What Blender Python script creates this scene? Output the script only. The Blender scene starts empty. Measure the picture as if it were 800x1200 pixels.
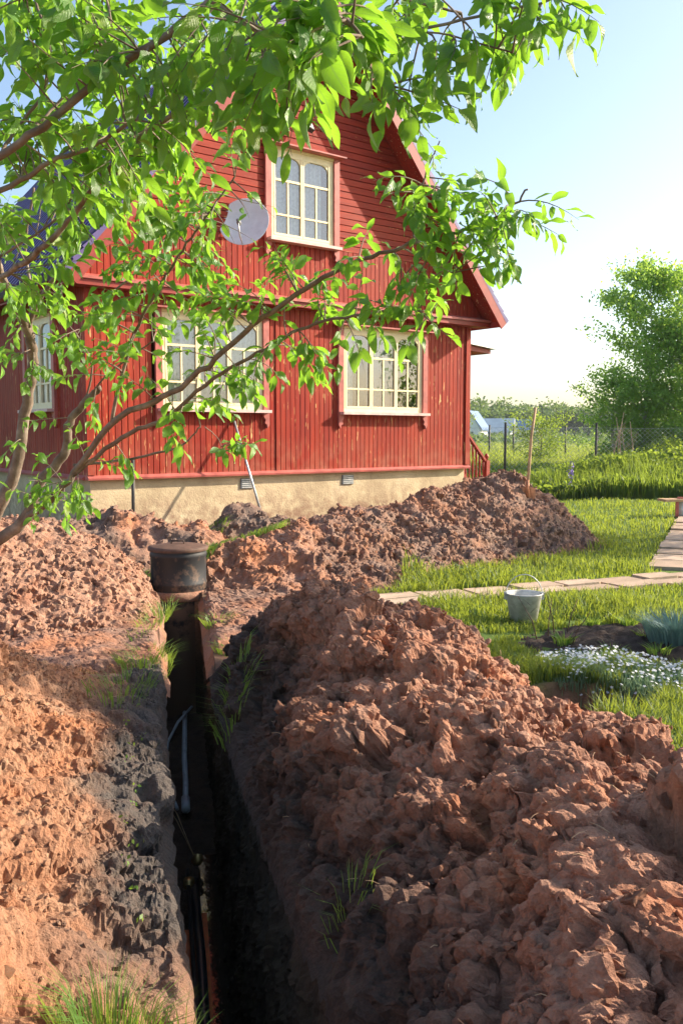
import bpy, math, random
import numpy as np
from mathutils import Vector, Matrix
random.seed(7); rng = np.random.default_rng(7)
S = bpy.context.scene
R = math.radians
# ------------------------------------------------------------ camera, world, sun
CAM_H, PITCH, F = 1.5, R(4.9), 1050.0      # F in photo pixels (photo 800x1200)
cam = bpy.data.cameras.new('camera'); cam_o = bpy.data.objects.new('camera', cam)
S.collection.objects.link(cam_o)
cam.sensor_width = 36; cam.lens = F / 1200 * 36; cam.clip_end = 6000; cam.clip_start = 0.05
cam_o.location = (0, 0, CAM_H); cam_o.rotation_euler = (R(90) - PITCH, 0, 0)
S.camera = cam_o
SUN_EL, SUN_A = R(27), R(15)               # SUN_A: angle from +X towards +Y
SUN = Vector((math.cos(SUN_A) * math.cos(SUN_EL), math.sin(SUN_A) * math.cos(SUN_EL), math.sin(SUN_EL)))
W = bpy.data.worlds.new('World'); S.world = W; W.use_nodes = True
nt = W.node_tree; sky = nt.nodes.new('ShaderNodeTexSky'); sky.sky_type = 'NISHITA'; sky.sun_disc = False
sky.sun_elevation = SUN_EL; sky.sun_rotation = R(90) - SUN_A
sky.air_density = 1.0; sky.dust_density = 2.0; sky.ozone_density = 0.9
bg = nt.nodes['Background']; bg.inputs[1].default_value = 0.125
nt.links.new(sky.outputs[0], bg.inputs[0])
sl = bpy.data.lights.new('sun', 'SUN'); sl.energy = 4.7; sl.angle = R(0.5); sl.color = (1.0, 0.87, 0.70)
so = bpy.data.objects.new('sun', sl); S.collection.objects.link(so)
so.rotation_euler = SUN.to_track_quat('Z', 'Y').to_euler()
S.view_settings.view_transform = 'Standard'; S.view_settings.look = 'None'
S.view_settings.gamma = 1; S.view_settings.exposure = 1.22
# ------------------------------------------------------------ helpers
CP, SP = math.cos(PITCH), math.sin(PITCH)
def P(px, py, d):                           # point of the place seen at a photo position, d metres ahead
    a, b = (px - 400) / F, -(py - 600) / F
    y = CP + b * SP; z = -SP + b * CP
    k = d / y
    return Vector((a * k, d, CAM_H + z * k))
def mesh_np(name, V, Fc, mat, parent=None, smooth=False, attr=None):
    V = np.asarray(V, np.float32); Fc = np.asarray(Fc, np.int32)
    m = bpy.data.meshes.new(name); n = Fc.shape[1]
    m.vertices.add(len(V)); m.vertices.foreach_set('co', V.ravel())
    m.loops.add(Fc.size); m.loops.foreach_set('vertex_index', Fc.ravel())
    m.polygons.add(len(Fc)); m.polygons.foreach_set('loop_start', np.arange(len(Fc), dtype=np.int32) * n)
    m.polygons.foreach_set('loop_total', np.full(len(Fc), n, np.int32))
    m.polygons.foreach_set('use_smooth', np.full(len(Fc), smooth))
    if attr is not None:
        for k, v in attr.items():
            a = m.attributes.new(k, 'FLOAT', 'POINT'); a.data.foreach_set('value', np.asarray(v, np.float32))
    m.update(calc_edges=True); m.validate()
    return link(name, m, mat, parent)
def link(name, m, mat, parent=None):
    if mat is not None and not m.materials: m.materials.append(mat)
    o = bpy.data.objects.new(name, m); S.collection.objects.link(o); o.parent = parent
    return o
class MB:                                   # collects polygons for one mesh object
    def __init__(s): s.v = []; s.f = []; s.sm = []
    def add(s, vs, fs, sm=False):
        n = len(s.v); s.v += [tuple(v) for v in vs]; s.f += [tuple(i + n for i in f) for f in fs]; s.sm += [sm] * len(fs)
    def box(s, x0, x1, y0, y1, z0, z1, mat=None):
        vs = [Vector((x, y, z)) for z in (z0, z1) for y in (y0, y1) for x in (x0, x1)]
        if mat is not None: vs = [mat @ v for v in vs]
        s.add(vs, [(0, 2, 3, 1), (4, 5, 7, 6), (0, 1, 5, 4), (2, 6, 7, 3), (0, 4, 6, 2), (1, 3, 7, 5)])
    def prism(s, poly, y0, y1, axis='y', mat=None):   # poly: (x,z) outline extruded along y (or (y,z) along x, (x,y) along z)
        n = len(poly)
        def mk(a, b, t): v = Vector((a, t, b)) if axis == 'y' else (Vector((t, a, b)) if axis == 'x' else Vector((a, b, t))); return mat @ v if mat is not None else v
        vs = [mk(a, b, y0) for a, b in poly] + [mk(a, b, y1) for a, b in poly]
        s.add(vs, [tuple(range(n)), tuple(range(2 * n - 1, n - 1, -1))] + [(i, i + n, (i + 1) % n + n, (i + 1) % n) for i in range(n)])
    def tube(s, pts, rad, k=8, cap=True):
        pts = [Vector(p) for p in pts]; rs = rad if hasattr(rad, '__len__') else [rad] * len(pts)
        vs = []; up = None
        for i, p in enumerate(pts):
            t = (pts[min(i + 1, len(pts) - 1)] - pts[max(i - 1, 0)]).normalized()
            if up is None: up = t.orthogonal().normalized()
            a = (up - t * up.dot(t)).normalized(); b = t.cross(a); up = a
            for j in range(k):
                an = 2 * math.pi * j / k
                vs.append(p + (a * math.cos(an) + b * math.sin(an)) * rs[i])
        fs = [(i * k + j, i * k + (j + 1) % k, (i + 1) * k + (j + 1) % k, (i + 1) * k + j) for i in range(len(pts) - 1) for j in range(k)]
        if cap: fs += [tuple(range(k))[::-1], tuple(range((len(pts) - 1) * k, len(pts) * k))]
        s.add(vs, fs, True)
    def lathe(s, prof, c=(0, 0, 0), k=32, mat=None):
        vs = []
        for r, z in prof:
            for j in range(k):
                a = 2 * math.pi * j / k; v = Vector((c[0] + r * math.cos(a), c[1] + r * math.sin(a), c[2] + z))
                vs.append(mat @ v if mat is not None else v)
        s.add(vs, [(i * k + j, i * k + (j + 1) % k, (i + 1) * k + (j + 1) % k, (i + 1) * k + j) for i in range(len(prof) - 1) for j in range(k)], True)
    def build(s, name, mat, parent=None, smooth=None):
        m = bpy.data.meshes.new(name); m.from_pydata(s.v, [], s.f); 
        m.polygons.foreach_set('use_smooth', s.sm if smooth is None else [smooth] * len(s.f)); m.update()
        return link(name, m, mat, parent)
def tag(o, label=None, cat=None, group=None, kind=None):
    for k, v in (('label', label), ('category', cat), ('group', group), ('kind', kind)):
        if v: o[k] = v
    return o
def empty(name, loc, rz=0.0):
    o = bpy.data.objects.new(name, None); S.collection.objects.link(o); o.location = loc; o.rotation_euler = (0, 0, rz); return o
# noise ------------------------------------------------------
def h2(ix, iy, k):
    n = (ix.astype(np.int64) * 374761393 + iy.astype(np.int64) * 668265263 + k * 2147483647) & 0xffffffff
    n = ((n ^ (n >> 13)) * 1274126177) & 0xffffffff; n = ((n ^ (n >> 16)) * 2246822519) & 0xffffffff
    return ((n ^ (n >> 15)) & 0xffffff) / float(0x1000000)
def vnoise(x, y, k=0):
    ix, iy = np.floor(x), np.floor(y); fx, fy = x - ix, y - iy
    fx = fx * fx * (3 - 2 * fx); fy = fy * fy * (3 - 2 * fy)
    a, b, c, d = h2(ix, iy, k), h2(ix + 1, iy, k), h2(ix, iy + 1, k), h2(ix + 1, iy + 1, k)
    return (a + (b - a) * fx) * (1 - fy) + (c + (d - c) * fx) * fy - 0.5
def fbm(x, y, k=0, o=4):
    return sum(vnoise(x * 2 ** i, y * 2 ** i, k + i) * 0.5 ** i for i in range(o))
def clod(x, y, size, k=0, tilt=0.9, rnd=0.6):      # broken-block relief: each cell its own height and tilt
    wx = x / size + 0.55 * fbm(x / size * 1.3, y / size * 1.3, k + 50, 3); wy = y / size + 0.55 * fbm(x / size * 1.3 + 9, y / size * 1.3, k + 60, 3)
    ix, iy = np.floor(wx), np.floor(wy)
    best = np.full(x.shape, 9.0); sec = np.full(x.shape, 9.0); h = np.zeros(x.shape)
    for a in (-1, 0, 1):
        for b in (-1, 0, 1):
            cx, cy = ix + a, iy + b
            jx, jy = cx + h2(cx, cy, k + 1), cy + h2(cx, cy, k + 2)
            d = np.hypot(wx - jx, wy - jy)
            hh = rnd * (h2(cx, cy, k + 3) - 0.5) + tilt * ((h2(cx, cy, k + 4) - 0.5) * (wx - jx) + (h2(cx, cy, k + 5) - 0.5) * (wy - jy)) - 0.35 * d * d
            m = d < best
            sec = np.where(m, best, np.minimum(sec, d)); h = np.where(m, hh, h); best = np.where(m, d, best)
    crack = np.clip((sec - best) / 0.22, 0, 1)
    return (h + 0.22 * crack - 0.15) * size
def h3(ix, iy, iz, k): return h2(ix + iz * 57.0, iy - iz * 131.0, k)
def vnoise3(x, y, z, k=0):
    iz = np.floor(z); fz = z - iz; fz = fz * fz * (3 - 2 * fz)
    return vnoise(x + iz * 37.0, y + iz * 17.0, k) * (1 - fz) + vnoise(x + (iz + 1) * 37.0, y + (iz + 1) * 17.0, k) * fz
def fbm3(x, y, z, k=0, o=3): return sum(vnoise3(x * 2 ** i, y * 2 ** i, z * 2 ** i, k + i) * .5 ** i for i in range(o))
def clod3(P_, size, k=0, tilt=.9, rnd=.6):
    q = P_ / size; q = q + .5 * np.stack([fbm3(q[:, 0], q[:, 1], q[:, 2], k + 50 + 7 * i, 2) for i in range(3)], -1)
    c0 = np.floor(q); best = np.full(len(q), 9.0); sec = best.copy(); h = np.zeros(len(q))
    for a in (-1, 0, 1):
        for b in (-1, 0, 1):
            for c in (-1, 0, 1):
                g = c0 + np.array([a, b, c]); hx = [h3(g[:, 0], g[:, 1], g[:, 2], k + i) for i in range(7)]
                dx = q - g - np.stack(hx[:3], -1); d = np.sqrt((dx ** 2).sum(1))
                hh = rnd * (hx[3] - .5) + tilt * ((hx[4] - .5) * dx[:, 0] + (hx[5] - .5) * dx[:, 1] + (hx[6] - .5) * dx[:, 2]) - .35 * d * d
                m = d < best; sec = np.where(m, best, np.minimum(sec, d)); h = np.where(m, hh, h); best = np.where(m, d, best)
    return (h + .22 * np.clip((sec - best) / .22, 0, 1) - .15) * size
def ss(a, b, x): t = np.clip((x - a) / (b - a), 0, 1); return t * t * (3 - 2 * t)
# materials --------------------------------------------------
class Mat:
    def __init__(s, name, rough=0.8, spec=0.5):
        s.m = bpy.data.materials.new(name); s.m.use_nodes = True; s.t = s.m.node_tree; s.b = s.t.nodes['Principled BSDF']
        s.b.inputs['Roughness'].default_value = rough; s.b.inputs['Specular IOR Level'].default_value = spec; s.co = None
    def n(s, typ, ins=None, **kw):
        nd = s.t.nodes.new('ShaderNode' + typ)
        for k, v in kw.items(): setattr(nd, k, v)
        for k, v in (ins or {}).items():
            if hasattr(v, 'is_output'): s.t.links.new(v, nd.inputs[k])
            else: nd.inputs[k].default_value = v
        return nd
    def coord(s, scale=(1, 1, 1), which='Object'):
        c = s.n('TexCoord').outputs[which]
        return s.n('Mapping', {'Vector': c, 'Scale': scale}).outputs[0]
    def noise(s, scale, detail=4, vec=None, rough=0.55, dist=0.0):
        return s.n('TexNoise', {'Vector': vec if vec is not None else s.coord(), 'Scale': scale, 'Detail': detail, 'Roughness': rough, 'Distortion': dist}).outputs[0]
    def ramp(s, fac, stops, interp='LINEAR'):
        r = s.n('ValToRGB', {'Fac': fac}); cr = r.color_ramp; cr.interpolation = interp
        while len(cr.elements) < len(stops): cr.elements.new(0.5)
        for e, (p, c) in zip(cr.elements, stops): e.position = p; e.color = (*c, 1) if len(c) == 3 else c
        return r.outputs[0]
    def mix(s, fac, a, b, mode='MIX'):
        nd = s.t.nodes.new('ShaderNodeMix'); nd.data_type = 'RGBA'; nd.blend_type = mode
        for i, v in ((0, fac), (6, a), (7, b)):
            if hasattr(v, 'is_output'): s.t.links.new(v, nd.inputs[i])
            else: nd.inputs[i].default_value = (*v, 1) if hasattr(v, '__len__') and len(v) == 3 else v
        return nd.outputs[2]
    def math(s, op, a, b=0.0, clamp=False):
        nd = s.n('Math', {0: a, 1: b}, operation=op, use_clamp=clamp); return nd.outputs[0]
    def col(s, v):
        if hasattr(v, 'is_output'): s.t.links.new(v, s.b.inputs['Base Color'])
        else: s.b.inputs['Base Color'].default_value = (*v, 1)
        return s
    def bump(s, h, strength=0.5, dist=0.01):
        s.t.links.new(s.n('Bump', {'Height': h, 'Strength': strength, 'Distance': dist}).outputs[0], s.b.inputs['Normal']); return s
    def island(s): return s.n('NewGeometry').outputs['Random Per Island']
def soil_mat(name, c_dark, c_mid, c_light, c_clay, clay=0.5, scale=1.0, attr=None, c_top=(0.075, 0.062, 0.055)):
    M = Mat(name, 0.93, 0.25); v = M.coord()
    big = M.noise(1.1 * scale, 3, v); med = M.noise(9 * scale, 5, v, 0.65); fine = M.noise(90 * scale, 5, v, 0.7)
    c = M.ramp(med, [(0.25, c_dark), (0.48, c_mid), (0.75, c_light)])
    cl = M.ramp(M.noise(3.1 * scale, 4, v), [(clay - 0.08, (0, 0, 0)), (clay + 0.12, (1, 1, 1))])
    c = M.mix(cl, c, c_clay)
    c = M.mix(M.math('MULTIPLY', big, 0.45), c, c_dark)
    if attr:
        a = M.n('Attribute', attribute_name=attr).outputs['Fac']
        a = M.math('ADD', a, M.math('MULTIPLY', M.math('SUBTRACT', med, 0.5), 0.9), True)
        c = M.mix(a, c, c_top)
    c = M.mix(1.0, c, M.ramp(fine, [(0.3, (0.72, 0.72, 0.72)), (0.7, (1.2, 1.18, 1.15))]), 'MULTIPLY')
    M.col(c)
    M.bump(M.math('ADD', fine, M.math('MULTIPLY', M.noise(30 * scale, 5, v, 0.7), 1.6)), 0.9, 0.012)
    return M.m
def plain(name, c, rough=0.7, spec=0.4, var=0.15, sc=12, metal=0.0, bump=0.2):
    M = Mat(name, rough, spec); f = M.noise(sc, 5)
    M.col(M.ramp(f, [(0.3, tuple(x * (1 - var) for x in c)), (0.7, tuple(min(1, x * (1 + var)) for x in c))]))
    M.b.inputs['Metallic'].default_value = metal
    if bump: M.bump(M.noise(sc * 6, 4), bump, 0.003)
    return M.m
def leafy(name, c0, c1, trans=(0.25, 0.42, 0.04), tf=0.45, rough=0.45, spec=0.5, big=0.0, dark=None):
    M = Mat(name, rough, spec); r = M.island(); c = M.mix(r, c0, c1)
    if dark: c = M.mix(M.ramp(M.noise(big or 1.0, 3), [(0.4, (0, 0, 0)), (0.62, (1, 1, 1))]), c, dark)
    M.col(c)
    tr = M.n('BsdfTranslucent', {'Color': (*trans, 1)})
    M.t.links.new(M.mix(0.75, c, M.mix(1.0, c, (2.0, 2.0, 1.0), 'MULTIPLY')), tr.inputs['Color']) if trans is None else None
    mx = M.n('MixShader', {0: tf, 1: M.b.outputs[0], 2: tr.outputs[0]})
    M.t.links.new(mx.outputs[0], M.t.nodes['Material Output'].inputs[0])
    return M.m
def board_mat(name, vertical=True):
    M = Mat(name, 0.6, 0.18); sc = (14, 14, 1.0) if vertical else (1.0, 14, 14)
    v = M.coord(sc); v1 = M.coord((5, 5, 0.7) if vertical else (0.7, 5, 5))
    r = M.island()
    c = M.mix(r, (0.27, 0.017, 0.007), (0.37, 0.034, 0.011))
    c = M.mix(M.ramp(M.noise(2.2, 5, v, 0.6), [(0.35, (0, 0, 0)), (0.7, (0.75, 0.75, 0.75))]), c, (0.13, 0.011, 0.008))
    c = M.mix(M.ramp(M.noise(0.8, 3, M.coord()), [(0.4, (0, 0, 0)), (0.75, (0.5, 0.5, 0.5))]), c, (0.36, 0.07, 0.036))
    chips = M.ramp(M.noise(6.0, 3, v1, 0.5), [(0.665, (0, 0, 0)), (0.685, (1, 1, 1))])
    chips2 = M.ramp(M.noise(5.0, 2, v, 0.4), [(0.70, (0, 0, 0)), (0.72, (1, 1, 1))])
    cm = M.ramp(M.noise(.9, 3, M.n('Mapping', {'Vector': M.coord(), 'Location': (3.1, 0, 1.7)}).outputs[0]), [(0.42, (.05, .05, .05)), (0.58, (1, 1, 1))])
    c = M.mix(M.math('MULTIPLY', cm, M.math('MAXIMUM', chips, chips2)), c, (0.66, 0.40, 0.17))
    if vertical: zz_ = M.n('SeparateXYZ', {0: M.n('TexCoord').outputs['Object']}).outputs[2]; c = M.mix(M.math('MULTIPLY', M.n('MapRange', {0: zz_, 1: 1.5, 2: .95}).outputs[0], M.ramp(M.noise(4, 5), [(.4, (0, 0, 0)), (.65, (.7, .7, .7))])), c, (0.36, 0.13, 0.08))
    M.col(c); M.bump(M.noise(3.0, 6, v, 0.7), 0.35, 0.004)
    return M.m
MT = {}
MT['board_v'] = board_mat('red_paint_vertical_boards'); MT['board_h'] = board_mat('red_paint_horizontal_boards', False)
MT['trim'] = plain('faded_pink_red_paint', (0.40, 0.105, 0.085), 0.5, 0.4, 0.3, 7)
MT['redtrim'] = plain('red_trim_paint', (0.26, 0.026, 0.015), 0.5, 0.4, 0.2, 8)
MT['cream'] = plain('cream_window_paint', (0.80, 0.68, 0.42), 0.4, 0.4, 0.08, 9)
MT['sillw'] = plain('weathered_sill_paint', (0.62, 0.42, 0.38), 0.5, 0.4, 0.2, 9)
MT['wood'] = plain('weathered_handle_wood', (0.46, 0.30, 0.17), 0.7, 0.3, 0.3, 14)
MT['black'] = plain('black_plastic', (0.018, 0.019, 0.022), 0.55, 0.5, 0.3, 6)
MT['blackpipe'] = plain('black_pipe', (0.03, 0.032, 0.036), 0.3, 0.6, 0.4, 20)
MT['rust'] = plain('rusty_brown_metal', (0.10, 0.055, 0.038), 0.75, 0.4, 0.35, 15)
MT['postm'] = plain('dark_post_metal', (0.05, 0.045, 0.04), 0.6, 0.4, 0.4, 9)
MT['galv'] = plain('galvanised_metal', (0.48, 0.49, 0.48), 0.45, 0.5, 0.3, 13, 0.55)
MT['pail'] = plain('pale_zinc', (0.55, 0.54, 0.50), 0.6, 0.4, 0.3, 16, 0.15)
MT['blade'] = plain('rusty_orange_blade', (0.42, 0.17, 0.08), 0.55, 0.5, 0.3, 15, 0.2)
MT['dish'] = plain('grey_dish_paint', (0.74, 0.78, 0.82), 0.4, 0.5, 0.08, 10)
MT['orange'] = plain('orange_board', (0.72, 0.17, 0.05), 0.6, 0.4, 0.25, 12)
MT['bluepipe'] = plain('grey_blue_plastic_pipe', (0.66, 0.74, 0.78), 0.4, 0.5, 0.2, 12)
MT['brass'] = plain('brass', (0.65, 0.45, 0.18), 0.3, 0.6, 0.2, 30, 0.8)
MT['white'] = plain('white_plaster', (0.75, 0.75, 0.74), 0.7, 0.3, 0.06, 4)
MT['dryst'] = plain('dry_straw', (0.50, 0.34, 0.20), 0.8, 0.3, 0.25, 10)
MT['roomwall'] = plain('room_wallpaper', (0.16, 0.08, 0.045), 0.8, 0.3, 0.2, 3)
MT['vent'] = plain('grey_vent', (0.16, 0.17, 0.18), 0.6, 0.4, 0.2, 20)
# foundation plaster with stains and hairline cracks
M = Mat('cream_foundation_plaster', 0.85, 0.3); v = M.coord()
c = M.ramp(M.noise(1.6, 5, v), [(0.3, (0.40, 0.31, 0.19)), (0.55, (0.56, 0.45, 0.28)), (0.8, (0.63, 0.53, 0.36))])
c = M.mix(M.ramp(M.noise(5, 6, M.coord((1, 1, 0.4)), 0.7), [(0.56, (0, 0, 0)), (0.75, (0.6, 0.6, 0.6))]), c, (0.26, 0.19, 0.12))
ck = M.n('TexVoronoi', {'Vector': M.n('Mapping', {'Vector': M.n('TexNoise', {'Vector': v, 'Scale': 2.5, 'Detail': 5}).outputs[1], 'Scale': (3, 3, 3)}).outputs[0], 'Scale': 1.3}, feature='DISTANCE_TO_EDGE').outputs[0]
c = M.mix(M.ramp(ck, [(0.0, (0.7, 0.7, 0.7)), (0.006, (0, 0, 0))]), c, (0.2, 0.15, 0.1))
z_ = M.n('SeparateXYZ', {0: M.n('TexCoord').outputs['Object']}).outputs[2]; c = M.mix(M.math('MULTIPLY', M.math('ADD', M.n('MapRange', {0: z_, 1: .85, 2: .35}).outputs[0], .1), M.ramp(M.noise(6, 6, v, .7), [(.38, (0, 0, 0)), (.6, (.85, .85, .85))])), c, (0.25, 0.15, 0.095)); M.col(c); M.bump(M.math('ADD', M.noise(40, 5, v), M.noise(6, 5, v)), 0.6, 0.012); MT['found'] = M.m
M = Mat('muddy_black_plastic', 0.6, 0.4); mn = M.ramp(M.math('SUBTRACT', M.noise(9, 6, None, .7), M.math('MULTIPLY', M.n('SeparateXYZ', {0: M.n('TexCoord').outputs['Object']}).outputs[2], .35)), [(.46, (0, 0, 0)), (.62, (.8, .8, .8))])
M.col(M.mix(mn, (0.020, 0.021, 0.024), (0.20, 0.12, 0.075))); MT['mudblack'] = M.m
# metal tile roof
M = Mat('violet_metal_tile', 0.38, 0.5); v = M.coord()
M.col(M.ramp(M.noise(2, 4, v), [(0.3, (0.075, 0.05, 0.16)), (0.7, (0.13, 0.09, 0.24))])); MT['roof'] = M.m
# thin window glass: mirror by Fresnel over see-through
M = Mat('window_glass', 0.02)
M.t.nodes.remove(M.b)
gl = M.n('BsdfGlossy', {'Color': (0.95, 0.97, 1, 1), 'Roughness': 0.01}); tr = M.n('BsdfTransparent', {'Color': (0.95, 0.97, 0.98, 1)})
fr = M.n('Fresnel', {'IOR': 1.6}); nz = M.n('TexNoise', {'Vector': M.n('TexCoord').outputs['Object'], 'Scale': 2.2, 'Detail': 1})
bp = M.n('Bump', {'Height': nz.outputs[0], 'Strength': 0.12, 'Distance': 0.02}); M.t.links.new(bp.outputs[0], gl.inputs['Normal'])
mx = M.n('MixShader', {0: M.math('MULTIPLY', M.math('ADD', fr.outputs[0], 0.10), 1.0, True), 1: tr.outputs[0], 2: gl.outputs[0]}); M.t.links.new(mx.outputs[0], M.t.nodes['Material Output'].inputs[0]); MT['glass'] = M.m
def cloth(name, c):
    M = Mat(name, 0.9, 0.1); M.col(c); tr = M.n('BsdfTranslucent', {'Color': (*c, 1)})
    tp = M.n('BsdfTransparent'); lace = M.ramp(M.noise(22, 3), [(0.45, (0.02, 0.02, 0.02)), (0.65, (0.22, 0.22, 0.22))])
    a = M.n('MixShader', {0: 0.4, 1: M.b.outputs[0], 2: tr.outputs[0]})
    b = M.n('MixShader', {0: lace, 1: a.outputs[0], 2: tp.outputs[0]}); M.t.links.new(b.outputs[0], M.t.nodes['Material Output'].inputs[0]); return M.m
MT['sheer'] = cloth('white_lace_cloth', (0.93, 0.94, 0.96)); MT['lilac'] = cloth('lilac_cloth', (0.58, 0.58, 0.72))
# soils
MT['soil_R'] = soil_mat('red_brown_clay_soil', (0.22, 0.108, 0.07), (0.44, 0.228, 0.15), (0.60, 0.37, 0.265), (0.52, 0.215, 0.11), 0.56, 1.0, 'top', (0.075, 0.055, 0.046))
MT['soil_L'] = soil_mat('tan_orange_clay_soil', (0.21, 0.10, 0.06), (0.41, 0.215, 0.125), (0.55, 0.34, 0.21), (0.47, 0.21, 0.105), 0.52, 1.0, 'top', (0.105, 0.088, 0.078))
MT['soil_M'] = soil_mat('pinkish_crumbly_soil', (0.21, 0.11, 0.075), (0.41, 0.23, 0.155), (0.54, 0.34, 0.24), (0.44, 0.19, 0.11), 0.6, 1.0, 'top', (0.08, 0.068, 0.06))
MT['soil_D'] = soil_mat('mid_brown_red_soil', (0.19, 0.10, 0.07), (0.37, 0.20, 0.135), (0.50, 0.31, 0.225), (0.47, 0.20, 0.10), 0.5, 0.8, 'top', (0.16, 0.125, 0.105))
MT['soil_B'] = soil_mat('dark_bed_soil', (0.03, 0.022, 0.018), (0.065, 0.045, 0.035), (0.10, 0.07, 0.052), (0.09, 0.055, 0.04), 0.6)
# ground sheet: bare soil near the digging, turf elsewhere
M = Mat('ground_soil_and_turf', 0.95, 0.2); v = M.coord()
a = M.n('Attribute', attribute_name='soil').outputs['Fac']
a = M.math('ADD', a, M.math('MULTIPLY', M.math('SUBTRACT', M.noise(5, 5, v), 0.5), 0.8), True)
sc_ = M.ramp(M.noise(7, 6, v, 0.7), [(0.3, (0.10, 0.055, 0.038)), (0.55, (0.22, 0.12, 0.08)), (0.8, (0.36, 0.19, 0.11))])
tc = M.ramp(M.noise(0.35, 6, v, 0.65), [(0.35, (0.045, 0.085, 0.016)), (0.5, (0.09, 0.15, 0.025)), (0.7, (0.15, 0.20, 0.04))])
far = M.ramp(M.noise(0.02, 5, v, 0.6), [(0.4, (0.10, 0.17, 0.03)), (0.6, (0.19, 0.24, 0.06))])
c = M.mix(a, M.mix(0.4, tc, far), sc_); M.col(c); M.bump(M.noise(35, 5, v, 0.7), 0.8, 0.02); MT['ground'] = M.m
# trench wall: dark topsoil, clay below
M = Mat('trench_wall_earth', 0.9, 0.3); v = M.coord()
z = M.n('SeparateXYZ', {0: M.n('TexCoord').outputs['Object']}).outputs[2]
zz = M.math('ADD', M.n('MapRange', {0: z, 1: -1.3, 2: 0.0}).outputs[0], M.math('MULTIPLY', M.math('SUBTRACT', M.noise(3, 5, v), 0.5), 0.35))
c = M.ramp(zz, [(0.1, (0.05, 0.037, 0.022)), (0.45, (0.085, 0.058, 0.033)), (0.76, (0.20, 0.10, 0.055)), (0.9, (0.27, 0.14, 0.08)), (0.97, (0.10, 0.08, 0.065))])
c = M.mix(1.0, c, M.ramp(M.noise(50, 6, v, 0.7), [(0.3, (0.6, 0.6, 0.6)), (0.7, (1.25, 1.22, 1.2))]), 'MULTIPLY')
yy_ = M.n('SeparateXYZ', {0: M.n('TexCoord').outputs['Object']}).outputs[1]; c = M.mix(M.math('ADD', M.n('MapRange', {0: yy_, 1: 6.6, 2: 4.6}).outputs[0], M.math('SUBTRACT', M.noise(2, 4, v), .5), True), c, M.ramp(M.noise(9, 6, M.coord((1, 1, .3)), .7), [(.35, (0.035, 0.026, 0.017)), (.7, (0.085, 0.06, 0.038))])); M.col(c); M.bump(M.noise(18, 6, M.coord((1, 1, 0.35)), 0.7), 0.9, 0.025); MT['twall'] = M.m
MT['tfloor'] = soil_mat('trench_mud', (0.06, 0.045, 0.034), (0.12, 0.085, 0.06), (0.18, 0.12, 0.08), (0.15, 0.09, 0.055), 0.6)
M = Mat('muddy_water', 0.06, 0.6); M.col((0.035, 0.028, 0.02)); M.bump(M.noise(14, 3), 0.15, 0.01); MT['water'] = M.m
# vegetation
M = Mat('plum_leaf', 0.36, 0.55); rn = M.island(); ob = M.n('ObjectInfo').outputs['Random']; rn = M.math('FRACT', M.math('ADD', rn, ob))
au = M.math('ABSOLUTE', M.n('Attribute', attribute_name='u').outputs['Fac']); av = M.n('Attribute', attribute_name='v').outputs['Fac']
vein = M.math('SINE', M.math('MULTIPLY', M.math('SUBTRACT', M.math('MULTIPLY', av, 9.0), M.math('MULTIPLY', au, 2.6)), 6.283))
vm = M.math('MAXIMUM', M.ramp(vein, [(0.80, (0, 0, 0)), (0.98, (.45, .45, .45))]), M.ramp(au, [(0.03, (1, 1, 1)), (0.14, (0, 0, 0))]))
c = M.ramp(rn, [(0.0, (0.035, 0.11, 0.018)), (0.45, (0.065, 0.19, 0.022)), (0.85, (0.12, 0.27, 0.03)), (1.0, (0.24, 0.32, 0.04))])
c = M.mix(M.math('MULTIPLY', vm, .55), c, (0.20, 0.30, 0.09)); sp_ = M.ramp(M.noise(120, 2), [(0.68, (0, 0, 0)), (0.74, (.6, .6, .6))]); c = M.mix(sp_, c, (0.16, 0.10, 0.03)); M.col(c)
M.bump(M.math('ADD', M.math('MULTIPLY', vein, .35), M.noise(90, 2)), .5, .002)
tr = M.n('BsdfTranslucent', {'Color': M.mix(vm, (0.34, 0.64, 0.04), (0.25, 0.48, 0.06))})
mx = M.n('MixShader', {0: .46, 1: M.b.outputs[0], 2: tr.outputs[0]}); M.t.links.new(mx.outputs[0], M.t.nodes['Material Output'].inputs[0]); MT['plum'] = M.m
MT['grass'] = leafy('lawn_blade', (0.04, 0.11, 0.015), (0.19, 0.22, 0.04), (0.42, 0.50, 0.05), 0.42, 0.5, 0.3, 1.7, (0.035, 0.10, 0.035))
MT['tuft'] = leafy('tuft_blade', (0.05, 0.15, 0.03), (0.16, 0.26, 0.05), (0.36, 0.50, 0.06), 0.4, 0.5, 0.3)
MT['weed'] = leafy('weed_leaf', (0.05, 0.12, 0.018), (0.13, 0.20, 0.03), (0.40, 0.52, 0.06), 0.45, 0.5, 0.3, 0.6, (0.035, 0.09, 0.025))
MT['meadow'] = leafy('meadow_grass', (0.15, 0.23, 0.03), (0.27, 0.32, 0.05), (0.45, 0.52, 0.08), 0.45, 0.6, 0.2, 0.25, (0.09, 0.16, 0.03))
MT['birch'] = leafy('birch_leaf', (0.08, 0.19, 0.05), (0.22, 0.35, 0.07), (0.50, 0.72, 0.10), 0.5, 0.4, 0.4)
MT['farleaf'] = leafy('far_tree_leaf', (0.06, 0.12, 0.035), (0.11, 0.18, 0.05), (0.25, 0.35, 0.06), 0.3, 0.6, 0.2)
MT['silver'] = leafy('grey_green_leaf', (0.12, 0.21, 0.13), (0.20, 0.32, 0.19), (0.30, 0.42, 0.2), 0.35, 0.6, 0.2)
MT['bluegrey'] = leafy('blue_grey_leaf', (0.12, 0.20, 0.19), (0.20, 0.31, 0.28), (0.2, 0.36, 0.26), 0.3, 0.6, 0.2)
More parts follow.
